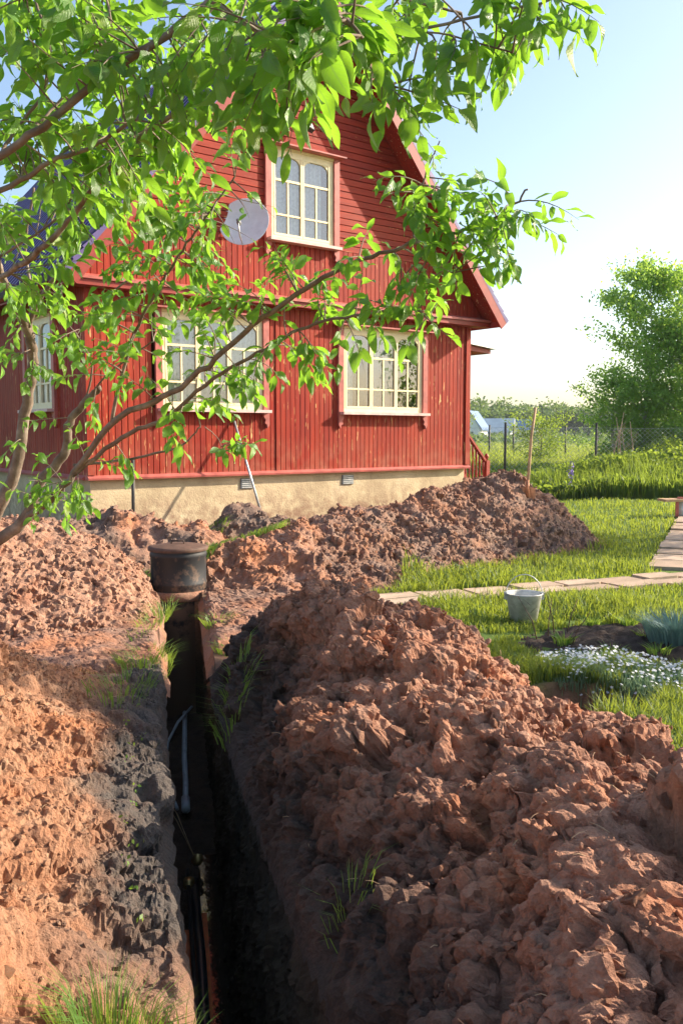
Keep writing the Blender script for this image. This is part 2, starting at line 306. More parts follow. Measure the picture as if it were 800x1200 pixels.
MT['petal'] = leafy('white_petal', (0.75, 0.77, 0.80), (0.85, 0.85, 0.86), (0.7, 0.72, 0.7), 0.25, 0.6, 0.2)
M = Mat('grey_brown_bark', 0.85, 0.25); v = M.coord((1, 1, 1))
c = M.ramp(M.noise(14, 5, v, 0.65), [(0.3, (0.11, 0.075, 0.055)), (0.55, (0.22, 0.17, 0.13)), (0.8, (0.40, 0.34, 0.28))])
M.col(c); M.bump(M.noise(60, 4, v), 0.5, 0.004); MT['bark'] = M.m
MT['birchbark'] = plain('pale_birch_bark', (0.45, 0.42, 0.38), 0.8, 0.3, 0.5, 3)
M = Mat('pale_concrete_slab', 0.85, 0.3); r = M.n('ObjectInfo').outputs['Random']
c = M.mix(r, (0.38, 0.27, 0.19), (0.55, 0.41, 0.30)); c = M.mix(M.ramp(M.noise(6, 6, None, 0.7), [(0.4, (0, 0, 0)), (0.7, (0.7, 0.7, 0.7))]), c, (0.25, 0.19, 0.13)); M.col(c); M.bump(M.noise(40, 5), 0.5, 0.006); MT['slab'] = M.m
# ------------------------------------------------------------ trench frame and heap shapes
UX, UY = -0.181, 0.983
def tc_(x, y): return x * UX + y * UY, x * UY - y * UX      # (s along, X across)
def wc_(s, X): return s * UX + X * UY, s * UY - X * UX
S_END = 8.55
def lip_r(s): return np.interp(s, [-2, 1.5, 2.3, 3.2, 4.2, 5.5, 7, 9], [.47, .47, .45, .38, .31, .245, .23, .22])
def lip_l(s): return np.interp(s, [-2, 1.5, 2.2, 3.0, 4.2, 6, 9], [.02, .03, .015, -.03, -.08, -.12, -.20])
def hR(x, y):
    s, X = tc_(x, y); xr = lip_r(s) + 0.02
    xc = np.interp(s, [-1, 2, 3, 5, 5.8], [1.42, 1.36, 1.2, .96, .90]); zc = np.interp(s, [-1, 1.8, 2.6, 3.4, 4.3, 4.9, 5.35, 5.7, 6.1, 6.3], [.58, .57, .50, .45, .50, .58, .61, .46, .13, -.2])
    t = np.clip((X - xr) / (xc - xr), -0.2, 1); zl = zc * np.where(t > 0, np.sin(np.clip(t, 0, 1) * math.pi / 2) ** 0.80, t * 1.2)
    t2 = np.clip((X - xc) / 1.0, 0, 1.3); zr = zc * np.cos(t2 * math.pi / 2)
    zz = np.where(X < xc, zl, zr); dr = X - lip_r(s); zz = np.where(dr < .08, np.minimum(zz, -.02 + dr * 2.2), zz)
    zz = np.where((s > 6.1) | (X > xc + 1.15), -.3, zz)
    return zz + 0.10 * fbm(x * 1.4, y * 1.4, 5, 3) * ss(0, 0.25, zz)
def hL(x, y):
    s, X = tc_(x, y); D = lip_l(s) - 0.02 - X
    zc = np.interp(s, [-1, 2, 4.4, 5.0, 5.5, 6.1], [.95, .95, .92, .80, .42, -.15])
    t = np.clip(D / 1.75, -0.1, 1); sh = np.clip(D / 1.75, -.1, 1)
    z = zc * np.where(t > 0, 0.25 * t + 0.85 * ss(0.0, 1.05, t), t)
    z = z * (1 - ss(2.4, 4.2, D)) - 0.1 * ss(4, 4.4, D)
    z = np.where(D < .03, np.minimum(z, .02 + D * 3.0), z); z = np.where((s > 6.05) | (D > 4.2), -.3, z)
    return z + 0.12 * fbm(x * 1.3, y * 1.3, 15, 3) * ss(0, .2, z)
def seg(x, y, pts):                      # pts (x,y,z,w): cone-like ridge
    out = np.full(np.shape(x), -1.0)
    for (x0, y0, z0, w0), (x1, y1, z1, w1) in zip(pts[:-1], pts[1:]):
        dx, dy = x1 - x0, y1 - y0; L = dx * dx + dy * dy + 1e-9
        t = np.clip(((x - x0) * dx + (y - y0) * dy) / L, 0, 1)
        d = np.hypot(x - x0 - t * dx, y - y0 - t * dy); z = z0 + (z1 - z0) * t; w = w0 + (w1 - w0) * t
        r = d / w; out = np.maximum(out, z * (1 - np.sqrt(r * r + 0.03) * 1.0) * 1.17)
    return out
def hM(x, y):
    z = seg(x, y, [(-2.58, 7.75, .82, 1.22), (-3.3, 7.3, .95, 1.3), (-6.0, 6.6, .9, 1.6)]) + 0.10 * fbm(x * 1.5, y * 1.5, 25, 3)
    s, X = tc_(x, y); return np.where(s < 8.7, np.minimum(z, (lip_l(s) - .03 - X) * 2.0), z)
def hB(x, y): return seg(x, y, [(-3.9, 9.9, .62, 1.1), (-2.5, 10.2, .66, 1.1), (-1.75, 10.35, .50, .75)]) + 0.12 * fbm(x * 1.9, y * 1.9, 35, 3)
def hC(x, y): return seg(x, y, [(-1.25, 11.3, .66, .8), (-.75, 11.3, .55, .8)]) + 0.12 * fbm(x * 2.1, y * 2.1, 45, 3)
def hD(x, y):
    z = seg(x, y, [(-.98, 9.15, .40, .62), (-.55, 9.5, .50, 1.2), (.45, 11.2, .66, 1.55), (1.5, 12.2, .80, 1.45), (2.30, 12.8, 1.04, 1.35)])
    s, X = tc_(x, y)
    return np.where((X < .26) & (s < S_END + .3), -0.2, z) + 0.16 * fbm(x * 1.5, y * 1.5, 55, 4) * ss(-.05, .15, z)
HEAPS = [hR, hL, hM, hB, hC, hD]
def heap_h(x, y): return np.maximum.reduce([h(x, y) for h in HEAPS])
def ground_z(x, y):
    e = np.hypot((x - 1.38) / 0.42, (y - 5.02) / 0.38)
    z = -0.42 * (1 - ss(0.75, 1.0, e + 0.25 * vnoise(x * 6, y * 6, 3)))
    near = 1 - ss(18, 40, np.hypot(x, y))
    s, X = tc_(x, y); under = (1 - ss(1.2, 2.2, np.abs(X))) * (1 - ss(5.7, 6.1, s)) * .13
    return z - under + near * (0.05 * fbm(x * .8, y * .8, 71, 3) + 0.015 * fbm(x * 7, y * 7, 81, 3)) - 0.02 + ss(30, 300, y) * -0.0
# ------------------------------------------------------------ ground sheet with the trench cut out of it
def axis(parts): return np.unique(np.round(np.concatenate([np.arange(a, b, st) for a, b, st in parts]), 5))
sa = np.concatenate([-np.geomspace(3, 900, 14)[::-1], np.arange(-2.5, 1.5, .25), np.arange(1.5, S_END - .02, .05), [S_END], np.arange(S_END + .05, 14, .07), np.arange(14, 30, .25), np.geomspace(30, 2500, 26)])
xa0 = np.concatenate([-np.geomspace(4, 1500, 24)[::-1], np.arange(-3.9, -.05, .06), [0.0]]); xa1 = np.concatenate([[0.0], np.arange(.05, 5, .06), np.arange(5, 16, .2), np.geomspace(16, 1800, 26)])
def sheet(side):
    xa = xa0 if side < 0 else xa1
    Sg, Xg = np.meshgrid(sa, xa, indexing='ij')
    lip = lip_l(Sg) if side < 0 else lip_r(Sg)
    infl = np.where(Sg <= S_END, lip * np.clip(1 - np.abs(Xg) / 2.0, 0, 1), 0)
    X2 = Xg + infl
    x, y = wc_(Sg, X2); z = ground_z(x, y)
    s_, X_ = Sg, X2
    hm = heap_h(x, y); soil = np.maximum(ss(-.25, 0.0, hm), (1 - ss(.5, 1.1, np.abs(X_))) * (s_ < 10.5))
    soil = np.maximum(soil, (1 - ss(.3, 1.3, np.abs(y - 11 - .78 * (x + 3.2)))) * (x < 3) * (x > -8))
    e = np.hypot((x - 1.38) / 0.42, (y - 5.02) / 0.38); soil = np.maximum(soil, 1 - ss(.85, 1.2, e)); soil = np.maximum(soil, ((X_ < 0) & (y < 11) & (x > -7)) * 1.0)
    V = np.stack([x, y, z], -1).reshape(-1, 3); n, m = Sg.shape
    i, j = np.meshgrid(np.arange(n - 1), np.arange(m - 1), indexing='ij'); a = (i * m + j).ravel()
    Fq = np.stack([a, a + m, a + m + 1, a + 1], -1)
    keep = np.ones(len(Fq), bool)
    return V, (Fq if side > 0 else Fq), soil.ravel(), (n, m, xa)
Vl, Fl, sl_, _ = sheet(-1); Vr, Fr, sr_, _ = sheet(1)
g = mesh_np('ground', np.vstack([Vl, Vr]), np.vstack([Fl[:, ::-1], Fr[:, ::-1] + len(Vl)])[:, ::-1], MT['ground'], None, True, {'soil': np.concatenate([sl_, sr_])})
tag(g, kind='structure')
# trench: two walls, end wall, floor
tr_ = empty('trench', (0, 0, 0)); tag(tr_, kind='structure')
ZF = -1.3
def wallmesh(side):
    ss_ = np.arange(.5, S_END + .001, .016); zz_ = np.linspace(0, 1, 80)
    Sg, Tg = np.meshgrid(ss_, zz_, indexing='ij')
    lip = lip_l(Sg) if side < 0 else lip_r(Sg)
    foot = np.interp(Sg, [-2, 9], [-.13, -.16]) if side < 0 else np.full(Sg.shape, .235)
    k = Tg ** 0.8
    X = lip * (1 - k) + foot * k
    X = X + (0.05 * fbm(Sg * 3, Tg * 4, 91 + side, 4) + 0.22 * clod(Sg, Tg * 1.3, .16, 95 + side) + .25 * clod(Sg, Tg * 1.3, .06, 98 + side) + .012 * fbm(Sg * 26, Tg * 9, 93, 3)) * ss(0, .06, Tg)
    x, y = wc_(Sg, X); x0, y0 = wc_(Sg, lip); z0 = ground_z(x0, y0)
    z = z0 + (ZF - .05 - z0) * Tg
    n, m = Sg.shape; i, j = np.meshgrid(np.arange(n - 1), np.arange(m - 1), indexing='ij'); a = (i * m + j).ravel()
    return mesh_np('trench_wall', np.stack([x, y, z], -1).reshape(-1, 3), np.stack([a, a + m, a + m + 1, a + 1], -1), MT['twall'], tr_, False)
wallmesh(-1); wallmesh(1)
Sg, Xg = np.meshgrid(np.arange(-2.5, S_END + .05, .03), np.arange(-.4, .5, .03), indexing='ij'); x, y = wc_(Sg, Xg)
z = ZF + .06 * fbm(x * 2, y * 2, 101, 3) + .35 * clod(x, y, .12, 103) + ss(6.0, 8.3, Sg) * .12
n, m = Sg.shape; i, j = np.meshgrid(np.arange(n - 1), np.arange(m - 1), indexing='ij'); a = (i * m + j).ravel()
mesh_np('trench_floor', np.stack([x, y, z], -1).reshape(-1, 3), np.stack([a, a + m, a + m + 1, a + 1], -1), MT['tfloor'], tr_, True)
b = MB(); x0, y0 = wc_(S_END, -.5); x1, y1 = wc_(S_END, .5)
b.add([(x0, y0, -1.4), (x1, y1, -1.4), (x1, y1, -.03), (x0, y0, -.03)], [(0, 1, 2, 3)]); b.build('end_wall', MT['twall'], tr_)
# ------------------------------------------------------------ spoil heaps
def clod_mesh(name, seed, sub, mat, flat=0.75):
    import bmesh
    bm = bmesh.new(); bmesh.ops.create_icosphere(bm, subdivisions=sub, radius=1.0); r = random.Random(seed)
    pl = [(Vector((r.gauss(0, 1), r.gauss(0, 1), r.gauss(0, 1))).normalized(), r.uniform(.48, .8)) for _ in range(11)]
    sc = Vector((r.uniform(.8, 1.25), r.uniform(.8, 1.2), r.uniform(.55, .8)))
    from mathutils import noise
    for v in bm.verts:
        for n, d in pl:
            e = v.co.dot(n) - d
            if e > 0: v.co -= n * e
        v.co += v.co.normalized() * (noise.noise(v.co * 2.3 + Vector((seed * 7, 0, 0))) * .22 + noise.noise(v.co * 6 + Vector((0, seed * 5, 0))) * .14 + noise.noise(v.co * 13 + Vector((0, seed * 5, 0))) * .07 * (sub > 1))
        v.co = Vector((v.co.x * sc.x, v.co.y * sc.y, v.co.z * sc.z))
    m = bpy.data.meshes.new(name); bm.to_mesh(m); bm.free(); m.materials.append(mat)
    m.attributes.new('top', 'FLOAT', 'POINT')
    m.polygons.foreach_set('use_smooth', [False] * len(m.polygons)); return m
def rotm(r3): 
    q = r3.normal(size=(4,)); q /= np.linalg.norm(q); a, b, c, d = q
    return np.array([[1 - 2 * (c * c + d * d), 2 * (b * c - a * d), 2 * (b * d + a * c)], [2 * (b * c + a * d), 1 - 2 * (b * b + d * d), 2 * (c * d - a * b)], [2 * (b * d - a * c), 2 * (c * d + a * b), 1 - 2 * (b * b + c * c)]])
def heap(name, label, hf, gs, gX, mat, amp, topf=None, world=False, fine=.010, rgh=.7, smooth=False, pmin=.35):
    """a heap: relief pushed out along the surface normal; returns the root and its surface samples"""
    A, B = np.meshgrid(gs, gX, indexing='ij')
    x, y = (A, B) if world else wc_(A, B)
    z = hf(x, y); rel = z.copy(); w = ss(-.16, .03, z)
    zx, zy = np.gradient(z, gs, gX)
    la = np.concatenate([np.zeros((1, A.shape[1])), np.cumsum(np.hypot(np.diff(A, axis=0), np.diff(z, axis=0) * .7), 0)])
    lb = np.concatenate([np.zeros((A.shape[0], 1)), np.cumsum(np.hypot(np.diff(B, axis=1), np.diff(z, axis=1)), 1)], 1)
    la = A + (la - la.mean(1, keepdims=True)) * 0; lb = lb - lb[:, -1:] if np.abs(gX[-1]) < .1 else lb
    d = np.zeros_like(z)
    nbig = max(2, len(amp) - 2)
    for sz, am, k in amp[:nbig]: d = d + am * clod(la, lb, sz, k)
    nl = np.sqrt(1 + zx ** 2 + zy ** 2); na, nb, nz_ = -zx / nl, -zy / nl, 1 / nl
    if world: nx_, ny_ = na, nb
    else: nx_, ny_ = na * UX + nb * UY, na * UY - nb * UX
    d = d * w
    x = x + nx_ * d; y = y + ny_ * d; z = z + nz_ * d
    Q = np.stack([x, y, z], -1)
    for _ in range(4):              # even the mesh out, then cut the fine relief in 3-D along the new normals
        Q[1:-1, 1:-1] += .5 * ((Q[:-2, 1:-1] + Q[2:, 1:-1] + Q[1:-1, :-2] + Q[1:-1, 2:]) / 4 - Q[1:-1, 1:-1])
    N = np.cross(np.gradient(Q, axis=0), np.gradient(Q, axis=1)); N /= np.linalg.norm(N, axis=2)[..., None] + 1e-12
    N = N * np.sign(N[..., 2:3].mean()); Pf = Q.reshape(-1, 3); okm = (rel > -.16).ravel(); dd = np.zeros(len(Pf))
    Pk = Pf[okm]; e = np.zeros(len(Pk))
    pm_ = pmin + (1.1 - pmin) * ss(-.22, .16, fbm3(Pk[:, 0] * 2.6, Pk[:, 1] * 2.6, Pk[:, 2] * 2.6, 17, 3))
    for sz, am, k in amp[nbig:]: e = e + am * pm_ * clod3(Pk, sz, k, rgh)
    e = e + fine * (.5 - 2.0 * np.abs(fbm3(Pk[:, 0] * 24, Pk[:, 1] * 24, Pk[:, 2] * 24, 7, 3))) + fine * .5 * fbm3(Pk[:, 0] * 70, Pk[:, 1] * 70, Pk[:, 2] * 70, 8, 2)
    dd[okm] = e; Q = Q + N * (dd.reshape(z.shape) * w)[..., None]; x, y, z = Q[..., 0], Q[..., 1], Q[..., 2]
    ok = rel > -0.14
    n, m = A.shape; idx = -np.ones(n * m, int)
    i, j = np.meshgrid(np.arange(n - 1), np.arange(m - 1), indexing='ij'); a = (i * m + j).ravel()
    q = np.stack([a, a + m, a + m + 1, a + 1], -1)
    okf = ok.ravel(); q = q[okf[q].all(1)]
    used = np.unique(q); idx[used] = np.arange(len(used))
    V = np.stack([x, y, z - .01], -1).reshape(-1, 3)[used]; q = idx[q]
    if not world: q = q[:, ::-1]
    top = (topf(x, y, rel) if topf else np.zeros(x.shape)).ravel()[used]
    root = empty(name, (0, 0, 0)); tag(root, label, 'soil heap')
    mesh_np('soil_mass', V, q, mat, root, smooth, {'top': top})
    ar = (np.gradient(gs)[:, None] * np.gradient(gX)[None, :] * nl).ravel()[used]
    return root, V, rel.ravel()[used], ar, top, np.stack([A, B], -1).reshape(-1, 2)[used]
def scatter(hp, box, n, r0, r1, mat, seed, as_parts=False, zmin=.03, sub=1, power=2.5, sink=.15):
    root, V0, rel, ar, top, AB = hp; r3 = np.random.default_rng(seed)
    m = (rel > zmin) & (AB[:, 0] > box[0]) & (AB[:, 0] < box[1]) & (AB[:, 1] > box[2]) & (AB[:, 1] < box[3])
    p = ar * m; k_ = r3.choice(len(V0), n, p=p / p.sum()); pts = V0[k_] + r3.normal(size=(n, 3)) * .004; tp = top[k_]
    rad = r0 + (r1 - r0) * r3.random(n) ** power
    protos = [clod_mesh('clod', seed * 10 + i, sub, mat) for i in range(7)]
    if as_parts:
        for k in range(n):
            o = bpy.data.objects.new('clod', protos[k % 7]); S.collection.objects.link(o); o.parent = root
            o.location = pts[k] + np.array([0, 0, -rad[k] * sink]); o.scale = (rad[k],) * 3
            o.rotation_euler = (r3.uniform(-1.5, 1.5), r3.uniform(-1.5, 1.5), r3.uniform(0, 6.28))
        return
    VV, FF, TT = [], [], []; off = 0; pv = []
    for p_ in protos:
        a = np.zeros(len(p_.vertices) * 3, np.float32); p_.vertices.foreach_get('co', a); t = np.zeros(len(p_.polygons) * 3, np.int32); p_.polygons.foreach_get('vertices', t); pv.append((a.reshape(-1, 3), t.reshape(-1, 3)))
    for k in range(n):
        a, t = pv[k % 7]; VV.append((a * rad[k]) @ rotm(r3).T + pts[k] + np.array([0, 0, rad[k] * .15])); FF.append(t + off); off += len(a); TT.append(np.full(len(a), tp[k]))
    for p_ in protos: bpy.data.meshes.remove(p_)
    o = mesh_np('loose_clods', np.vstack(VV), np.vstack(FF), mat, root, False, {'top': np.concatenate(TT)}); tag(o, kind='stuff')
def gaxis(a, b, s0, s1): # spacing grows from s0 to s1
    out = [a]; 
    while out[-1] < b: out.append(out[-1] + s0 + (s1 - s0) * (out[-1] - a) / (b - a))
    return np.array(out)
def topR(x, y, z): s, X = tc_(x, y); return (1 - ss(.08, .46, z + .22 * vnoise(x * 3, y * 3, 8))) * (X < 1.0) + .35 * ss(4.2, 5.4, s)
AR = [(.36, .50, 301), (.16, .60, 311), (.09, .85, 321), (.040, .65, 331)]
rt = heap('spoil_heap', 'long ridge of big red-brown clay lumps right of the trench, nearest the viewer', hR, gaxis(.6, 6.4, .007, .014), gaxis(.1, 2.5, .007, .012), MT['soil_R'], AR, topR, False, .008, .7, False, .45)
scatter(rt, (1.6, 5.9, .5, 1.7), 240, .022, .055, MT['soil_R'], 1, True, .15, 3, 2.2, .3)
scatter(rt, (1.2, 6.1, .3, 2.2), 6500, .004, .022, MT['soil_R'], 2)
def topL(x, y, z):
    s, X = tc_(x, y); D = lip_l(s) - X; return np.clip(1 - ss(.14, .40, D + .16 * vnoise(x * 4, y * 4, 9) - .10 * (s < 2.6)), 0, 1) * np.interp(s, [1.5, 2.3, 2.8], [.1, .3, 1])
AL = [(.34, .36, 401), (.13, .42, 411), (.055, .8, 421), (.025, .8, 431)]
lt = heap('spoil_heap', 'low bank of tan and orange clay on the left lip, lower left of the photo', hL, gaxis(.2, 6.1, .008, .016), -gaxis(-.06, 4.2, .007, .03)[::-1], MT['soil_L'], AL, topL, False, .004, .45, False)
scatter(lt, (1.6, 5.6, -2.2, -.3), 150, .02, .055, MT['soil_L'], 3, True, .10, 2, 2.5, .3)
scatter(lt, (1.2, 5.9, -2.4, -.02), 8500, .003, .016, MT['soil_L'], 4)
AM = [(.22, .35, 501), (.10, .6, 511), (.06, 1.0, 521)]
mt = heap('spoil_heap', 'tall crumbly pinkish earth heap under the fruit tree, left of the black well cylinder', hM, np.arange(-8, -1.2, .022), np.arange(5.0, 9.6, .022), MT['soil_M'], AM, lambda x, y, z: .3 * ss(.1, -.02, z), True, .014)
scatter(mt, (-4.6, -1.3, 6.2, 8.4), 240, .03, .06, MT['soil_M'], 5, True, .1, 2)
scatter(mt, (-4.8, -1.3, 6.0, 8.8), 3600, .012, .034, MT['soil_M'], 6)
AB = [(.3, .5, 601), (.14, .7, 611), (.08, .8, 621)]
topB = lambda x, y, z: .75 * ss(-.1, .35, vnoise(x * 2.2, y * 2.2, 77))
bt = heap('spoil_heap', 'dark brown earth heap with orange patches behind the black well cylinder', hB, np.arange(-5.4, -.7, .03), np.arange(8.6, 11.6, .03), MT['soil_D'], AB, topB, True, .015)
scatter(bt, (-4.8, -.9, 9.0, 11.2), 1100, .015, .055, MT['soil_D'], 8)
ct = heap('spoil_heap', 'small dark earth mound against the foundation between the leaning pole and the wall vent', hC, np.arange(-2.3, .3, .03), np.arange(10.3, 12.3, .03), MT['soil_D'], AB, lambda x, y, z: .8 + 0 * x, True, .015)
scatter(ct, (-2.1, .1, 10.4, 12.2), 420, .015, .06, MT['soil_D'], 9)
AD = [(.5, .30, 701), (.2, .5, 711), (.09, .9, 721)]
topD = lambda x, y, z: .55 * ss(-.15, .3, vnoise(x * 1.3, y * 1.3, 87) + .25 * (x > .3))
dt = heap('spoil_heap', 'wide mound of reddish earth before the house wall, with the shovel in its top', hD, np.arange(-1.9, 4.7, .022), np.arange(7.6, 15, .025), MT['soil_D'], AD, topD, True, .015)
scatter(dt, (-1.2, 4.2, 8.0, 14.4), 280, .03, .075, MT['soil_D'], 10, True, .06, 1)
scatter(dt, (-1.3, 4.4, 7.8, 14.6), 4200, .012, .038, MT['soil_D'], 11, False, .0)
def hG(x, y):
    s, X = tc_(x, y); m = ss(.0, .25, 1 - np.hypot((s - 7.9) / 2.6, (X + .55) / 1.9) + .3 * vnoise(x * 1.7, y * 1.7, 5))
    z = -.16 + .20 * m + .03 * fbm(x * 2, y * 2, 6, 3); gap = np.where(X > 0, X - lip_r(s), lip_l(s) - X)
    return np.where(s < 8.6, np.minimum(z, (gap - .01) * 2), np.where(s < 9.0, np.minimum(z, (np.hypot(x + 1.58, y - 8.62) - .3) * 2), z))
gt = heap('trampled_earth', '', hG, np.arange(5.2, 10.6, .02), np.arange(-2.6, 1.6, .02), MT['soil_D'], [(.25, .12, 731), (.1, .35, 741), (.06, .5, 751)], lambda x, y, z: .25 + .5 * vnoise(x * 2, y * 2, 3), False, .008)
for k_ in ('label', 'category'):
    if k_ in gt[0]: del gt[0][k_]
tag(gt[0], kind='structure')
scatter(gt, (5.2, 10.4, -2.6, 1.5), 700, .008, .03, MT['soil_D'], 14, False, .0)
# ------------------------------------------------------------ the house (local x along the facade, y into the house)
HW, HD = 6.77, 7.6; ANG = math.atan2(.616, .788)
CR = (2.15, 15.5); HL = (CR[0] - HW * math.cos(ANG), CR[1] - HW * math.sin(ANG))
house = empty('wooden_house', (HL[0], HL[1], 0), ANG)
tag(house, 'red painted wooden house with a steep gable, cream windows and violet metal roof', 'house')
ZF0, ZE, ZA, OV = .93, 3.42, 7.78, .32
EX0, EX1, XM = -OV, HW + OV, HW / 2
def zr(x): return ZE + (ZA - ZE) * (1 - abs(x - XM) / (XM + OV))
b = MB(); b.box(0.02, HW - .02, 0.03, HD, -.5, ZF0); b.build('foundation', MT['found'], house)
WIN = [(.92, 2.68, 1.86, 3.18), (3.95, 5.78, 1.86, 3.18)]; GW = (2.61, 3.88, 4.27, 5.56)
def vboard(mb, x0, x1, za0, za1, zb0, zb1, yf, t=.02, g=.006, tr=None):   # bottom za at both sides, top zb
    vs = [(x0, yf + t, za0), (x1, yf + t, za1), (x1, yf + t, zb1), (x0, yf + t, zb0), (x0 + g, yf, za0), (x1 - g, yf, za1), (x1 - g, yf, zb1), (x0 + g, yf, zb0)]
    if tr: vs = [tr(v) for v in vs]
    mb.add(vs, [(4, 5, 6, 7), (0, 4, 7, 3), (5, 1, 2, 6), (3, 7, 6, 2), (0, 1, 5, 4)])
def vclad(name, xa, xb, zlo, zhi, wins, yf, tr=None, tops=None):
    mb = MB(); n = int(round((xb - xa) / .088)); w = (xb - xa) / n
    for i in range(n):
        x0, x1 = xa + i * w, xa + (i + 1) * w; c = (x0 + x1) / 2; segs = [(zlo, None)]
        spans = []; lo = zlo
        for (a, b_, z0, z1) in sorted([q for q in wins if q[0] < c < q[1]], key=lambda q: q[2]): spans.append((lo, z0)); lo = z1
        spans.append((lo, None)); yy = yf + random.uniform(-.0015, .0015)
        for a, b_ in spans:
            t0, t1 = (tops(x0), tops(x1)) if (tops and b_ is None) else ((zhi, zhi) if b_ is None else (b_, b_))
            t0, t1 = min(t0, zhi) if b_ is None else t0, min(t1, zhi) if b_ is None else t1
            if max(t0, t1) > a + .01: vboard(mb, x0, x1, a, a, max(t0, a), max(t1, a), yy, tr=tr)
    o = mb.build(name, MT['board_v'], house); tag(o, kind='stuff'); return o
vclad('vertical_boards', 0, HW, ZF0 + .05, ZE - .02, WIN, -.02)
sideL = lambda v: (v[1], HD - v[0], v[2])          # local x of helper = distance from back corner
WS = (HD - 2.15, HD - 1.0, 1.86, 3.16)
vclad('vertical_boards', 0, HD, ZF0 + .05, ZE - .02, [WS, (HD - 5.6, HD - 4.4, 1.86, 3.16)], -.02, tr=lambda v: (v[1], HD - v[0], v[2]))
vclad('vertical_boards', 0, HD, ZF0 + .05, ZE - .02, [], -.02, tr=lambda v: (HW - v[1], v[0], v[2]))
YG = -.10
vclad('gable_vertical_boards', EX0, EX1, ZE + .06, GW[2] - .03, [], YG, tops=lambda x: zr(x) - .03)
mb = MB(); zlev = GW[2] - .03; hb = .098
while zlev < ZA - .1:
    z0, z1 = zlev, zlev + hb; k = (XM + OV) / (ZA - ZE)
    def ends(z): d = (ZA - z) * k - .03; return XM - d, XM + d
    a0, b0 = ends(z0); a1, b1 = ends(z1); g = .007; cut = GW[2] < (z0 + z1) / 2 < GW[3]; yy = YG + random.uniform(-.002, .002)
    for (p0, p1, q0, q1) in (((a0, a1, GW[0], GW[0]), (GW[1], GW[1], b0, b1)) if cut else ((a0, a1, b0, b1),)):
        # split long runs into boards
        vs = [(p0, yy + .02, z0), (q0, yy + .02, z0), (q1, yy + .02, z1), (p1, yy + .02, z1), (p0, yy, z0 + g), (q0, yy, z0 + g), (q1, yy, z1 - g), (p1, yy, z1 - g)]
        mb.add(vs, [(4, 5, 6, 7), (0, 1, 5, 4), (7, 6, 2, 3)])
    zlev += hb
tag(mb.build('gable_horizontal_boards', MT['board_h'], house), kind='stuff')
# inner shell: back wall, gable back, ceilings so rooms are closed
b = MB(); b.box(0.05, HW - .05, HD - .1, HD, ZF0, ZE); b.box(.03, HW - .03, .05, HD, ZF0, ZF0 + .04); b.box(EX0 + .1, HW + OV - .1, .02, HD, ZE, ZE + .04); b.box(.1, HW - .1, 2.2, 2.25, ZF0, ZE)
b.prism([(EX0 + .1, ZE), (EX1 - .1, ZE), (XM, ZA - .1)], HD - .05, HD); b.prism([(EX0 + .1, ZE + .04), (EX1 - .1, ZE + .04), (XM, ZA - .1)], 2.4, 2.45)
b.build('inner_wall', MT['roomwall'], house)
# skirting ledge, gable ledge, corner boards
b = MB(); b.prism([(-.07, ZF0 + .0), (.05, ZF0 + .0), (.05, ZF0 + .06), (-.02, ZF0 + .06), (-.075, ZF0 + .025)], -.04, HW + .04, 'x'); b.build('skirting_ledge', MT['trim'], house)
b = MB(); b.prism([(-.07, ZF0), (.05, ZF0), (.05, ZF0 + .06), (-.02, ZF0 + .06), (-.075, ZF0 + .025)], .06, HD, 'x', Matrix(((0, 1, 0, 0), (1, 0, 0, 0), (0, 0, 1, 0), (0, 0, 0, 1)))); b.build('skirting_ledge', MT['trim'], house)
b = MB(); b.prism([(-.26, ZE - .015), (.0, ZE - .015), (.0, ZE + .07), (YG, ZE + .07), (-.26, ZE + .02)], EX0 + .02, EX1 - .02, 'x'); b.build('gable_ledge', MT['trim'], house)
b = MB(); b.box(EX0 + .02, EX1 - .02, -.23, .0, ZE - .09, ZE - .018); b.build('ledge_fascia', MT['redtrim'], house)
for x0 in (-.035, HW - .065):
    b = MB(); b.box(x0, x0 + .10, -.045, -.018, ZF0 + .065, ZE - .095); b.build('corner_board', MT['board_v'], house)
b = MB(); b.box(2.82, 2.855, -.035, -.018, ZF0 + .065, ZE - .095); b.build('joint_strip', MT['board_v'], house)
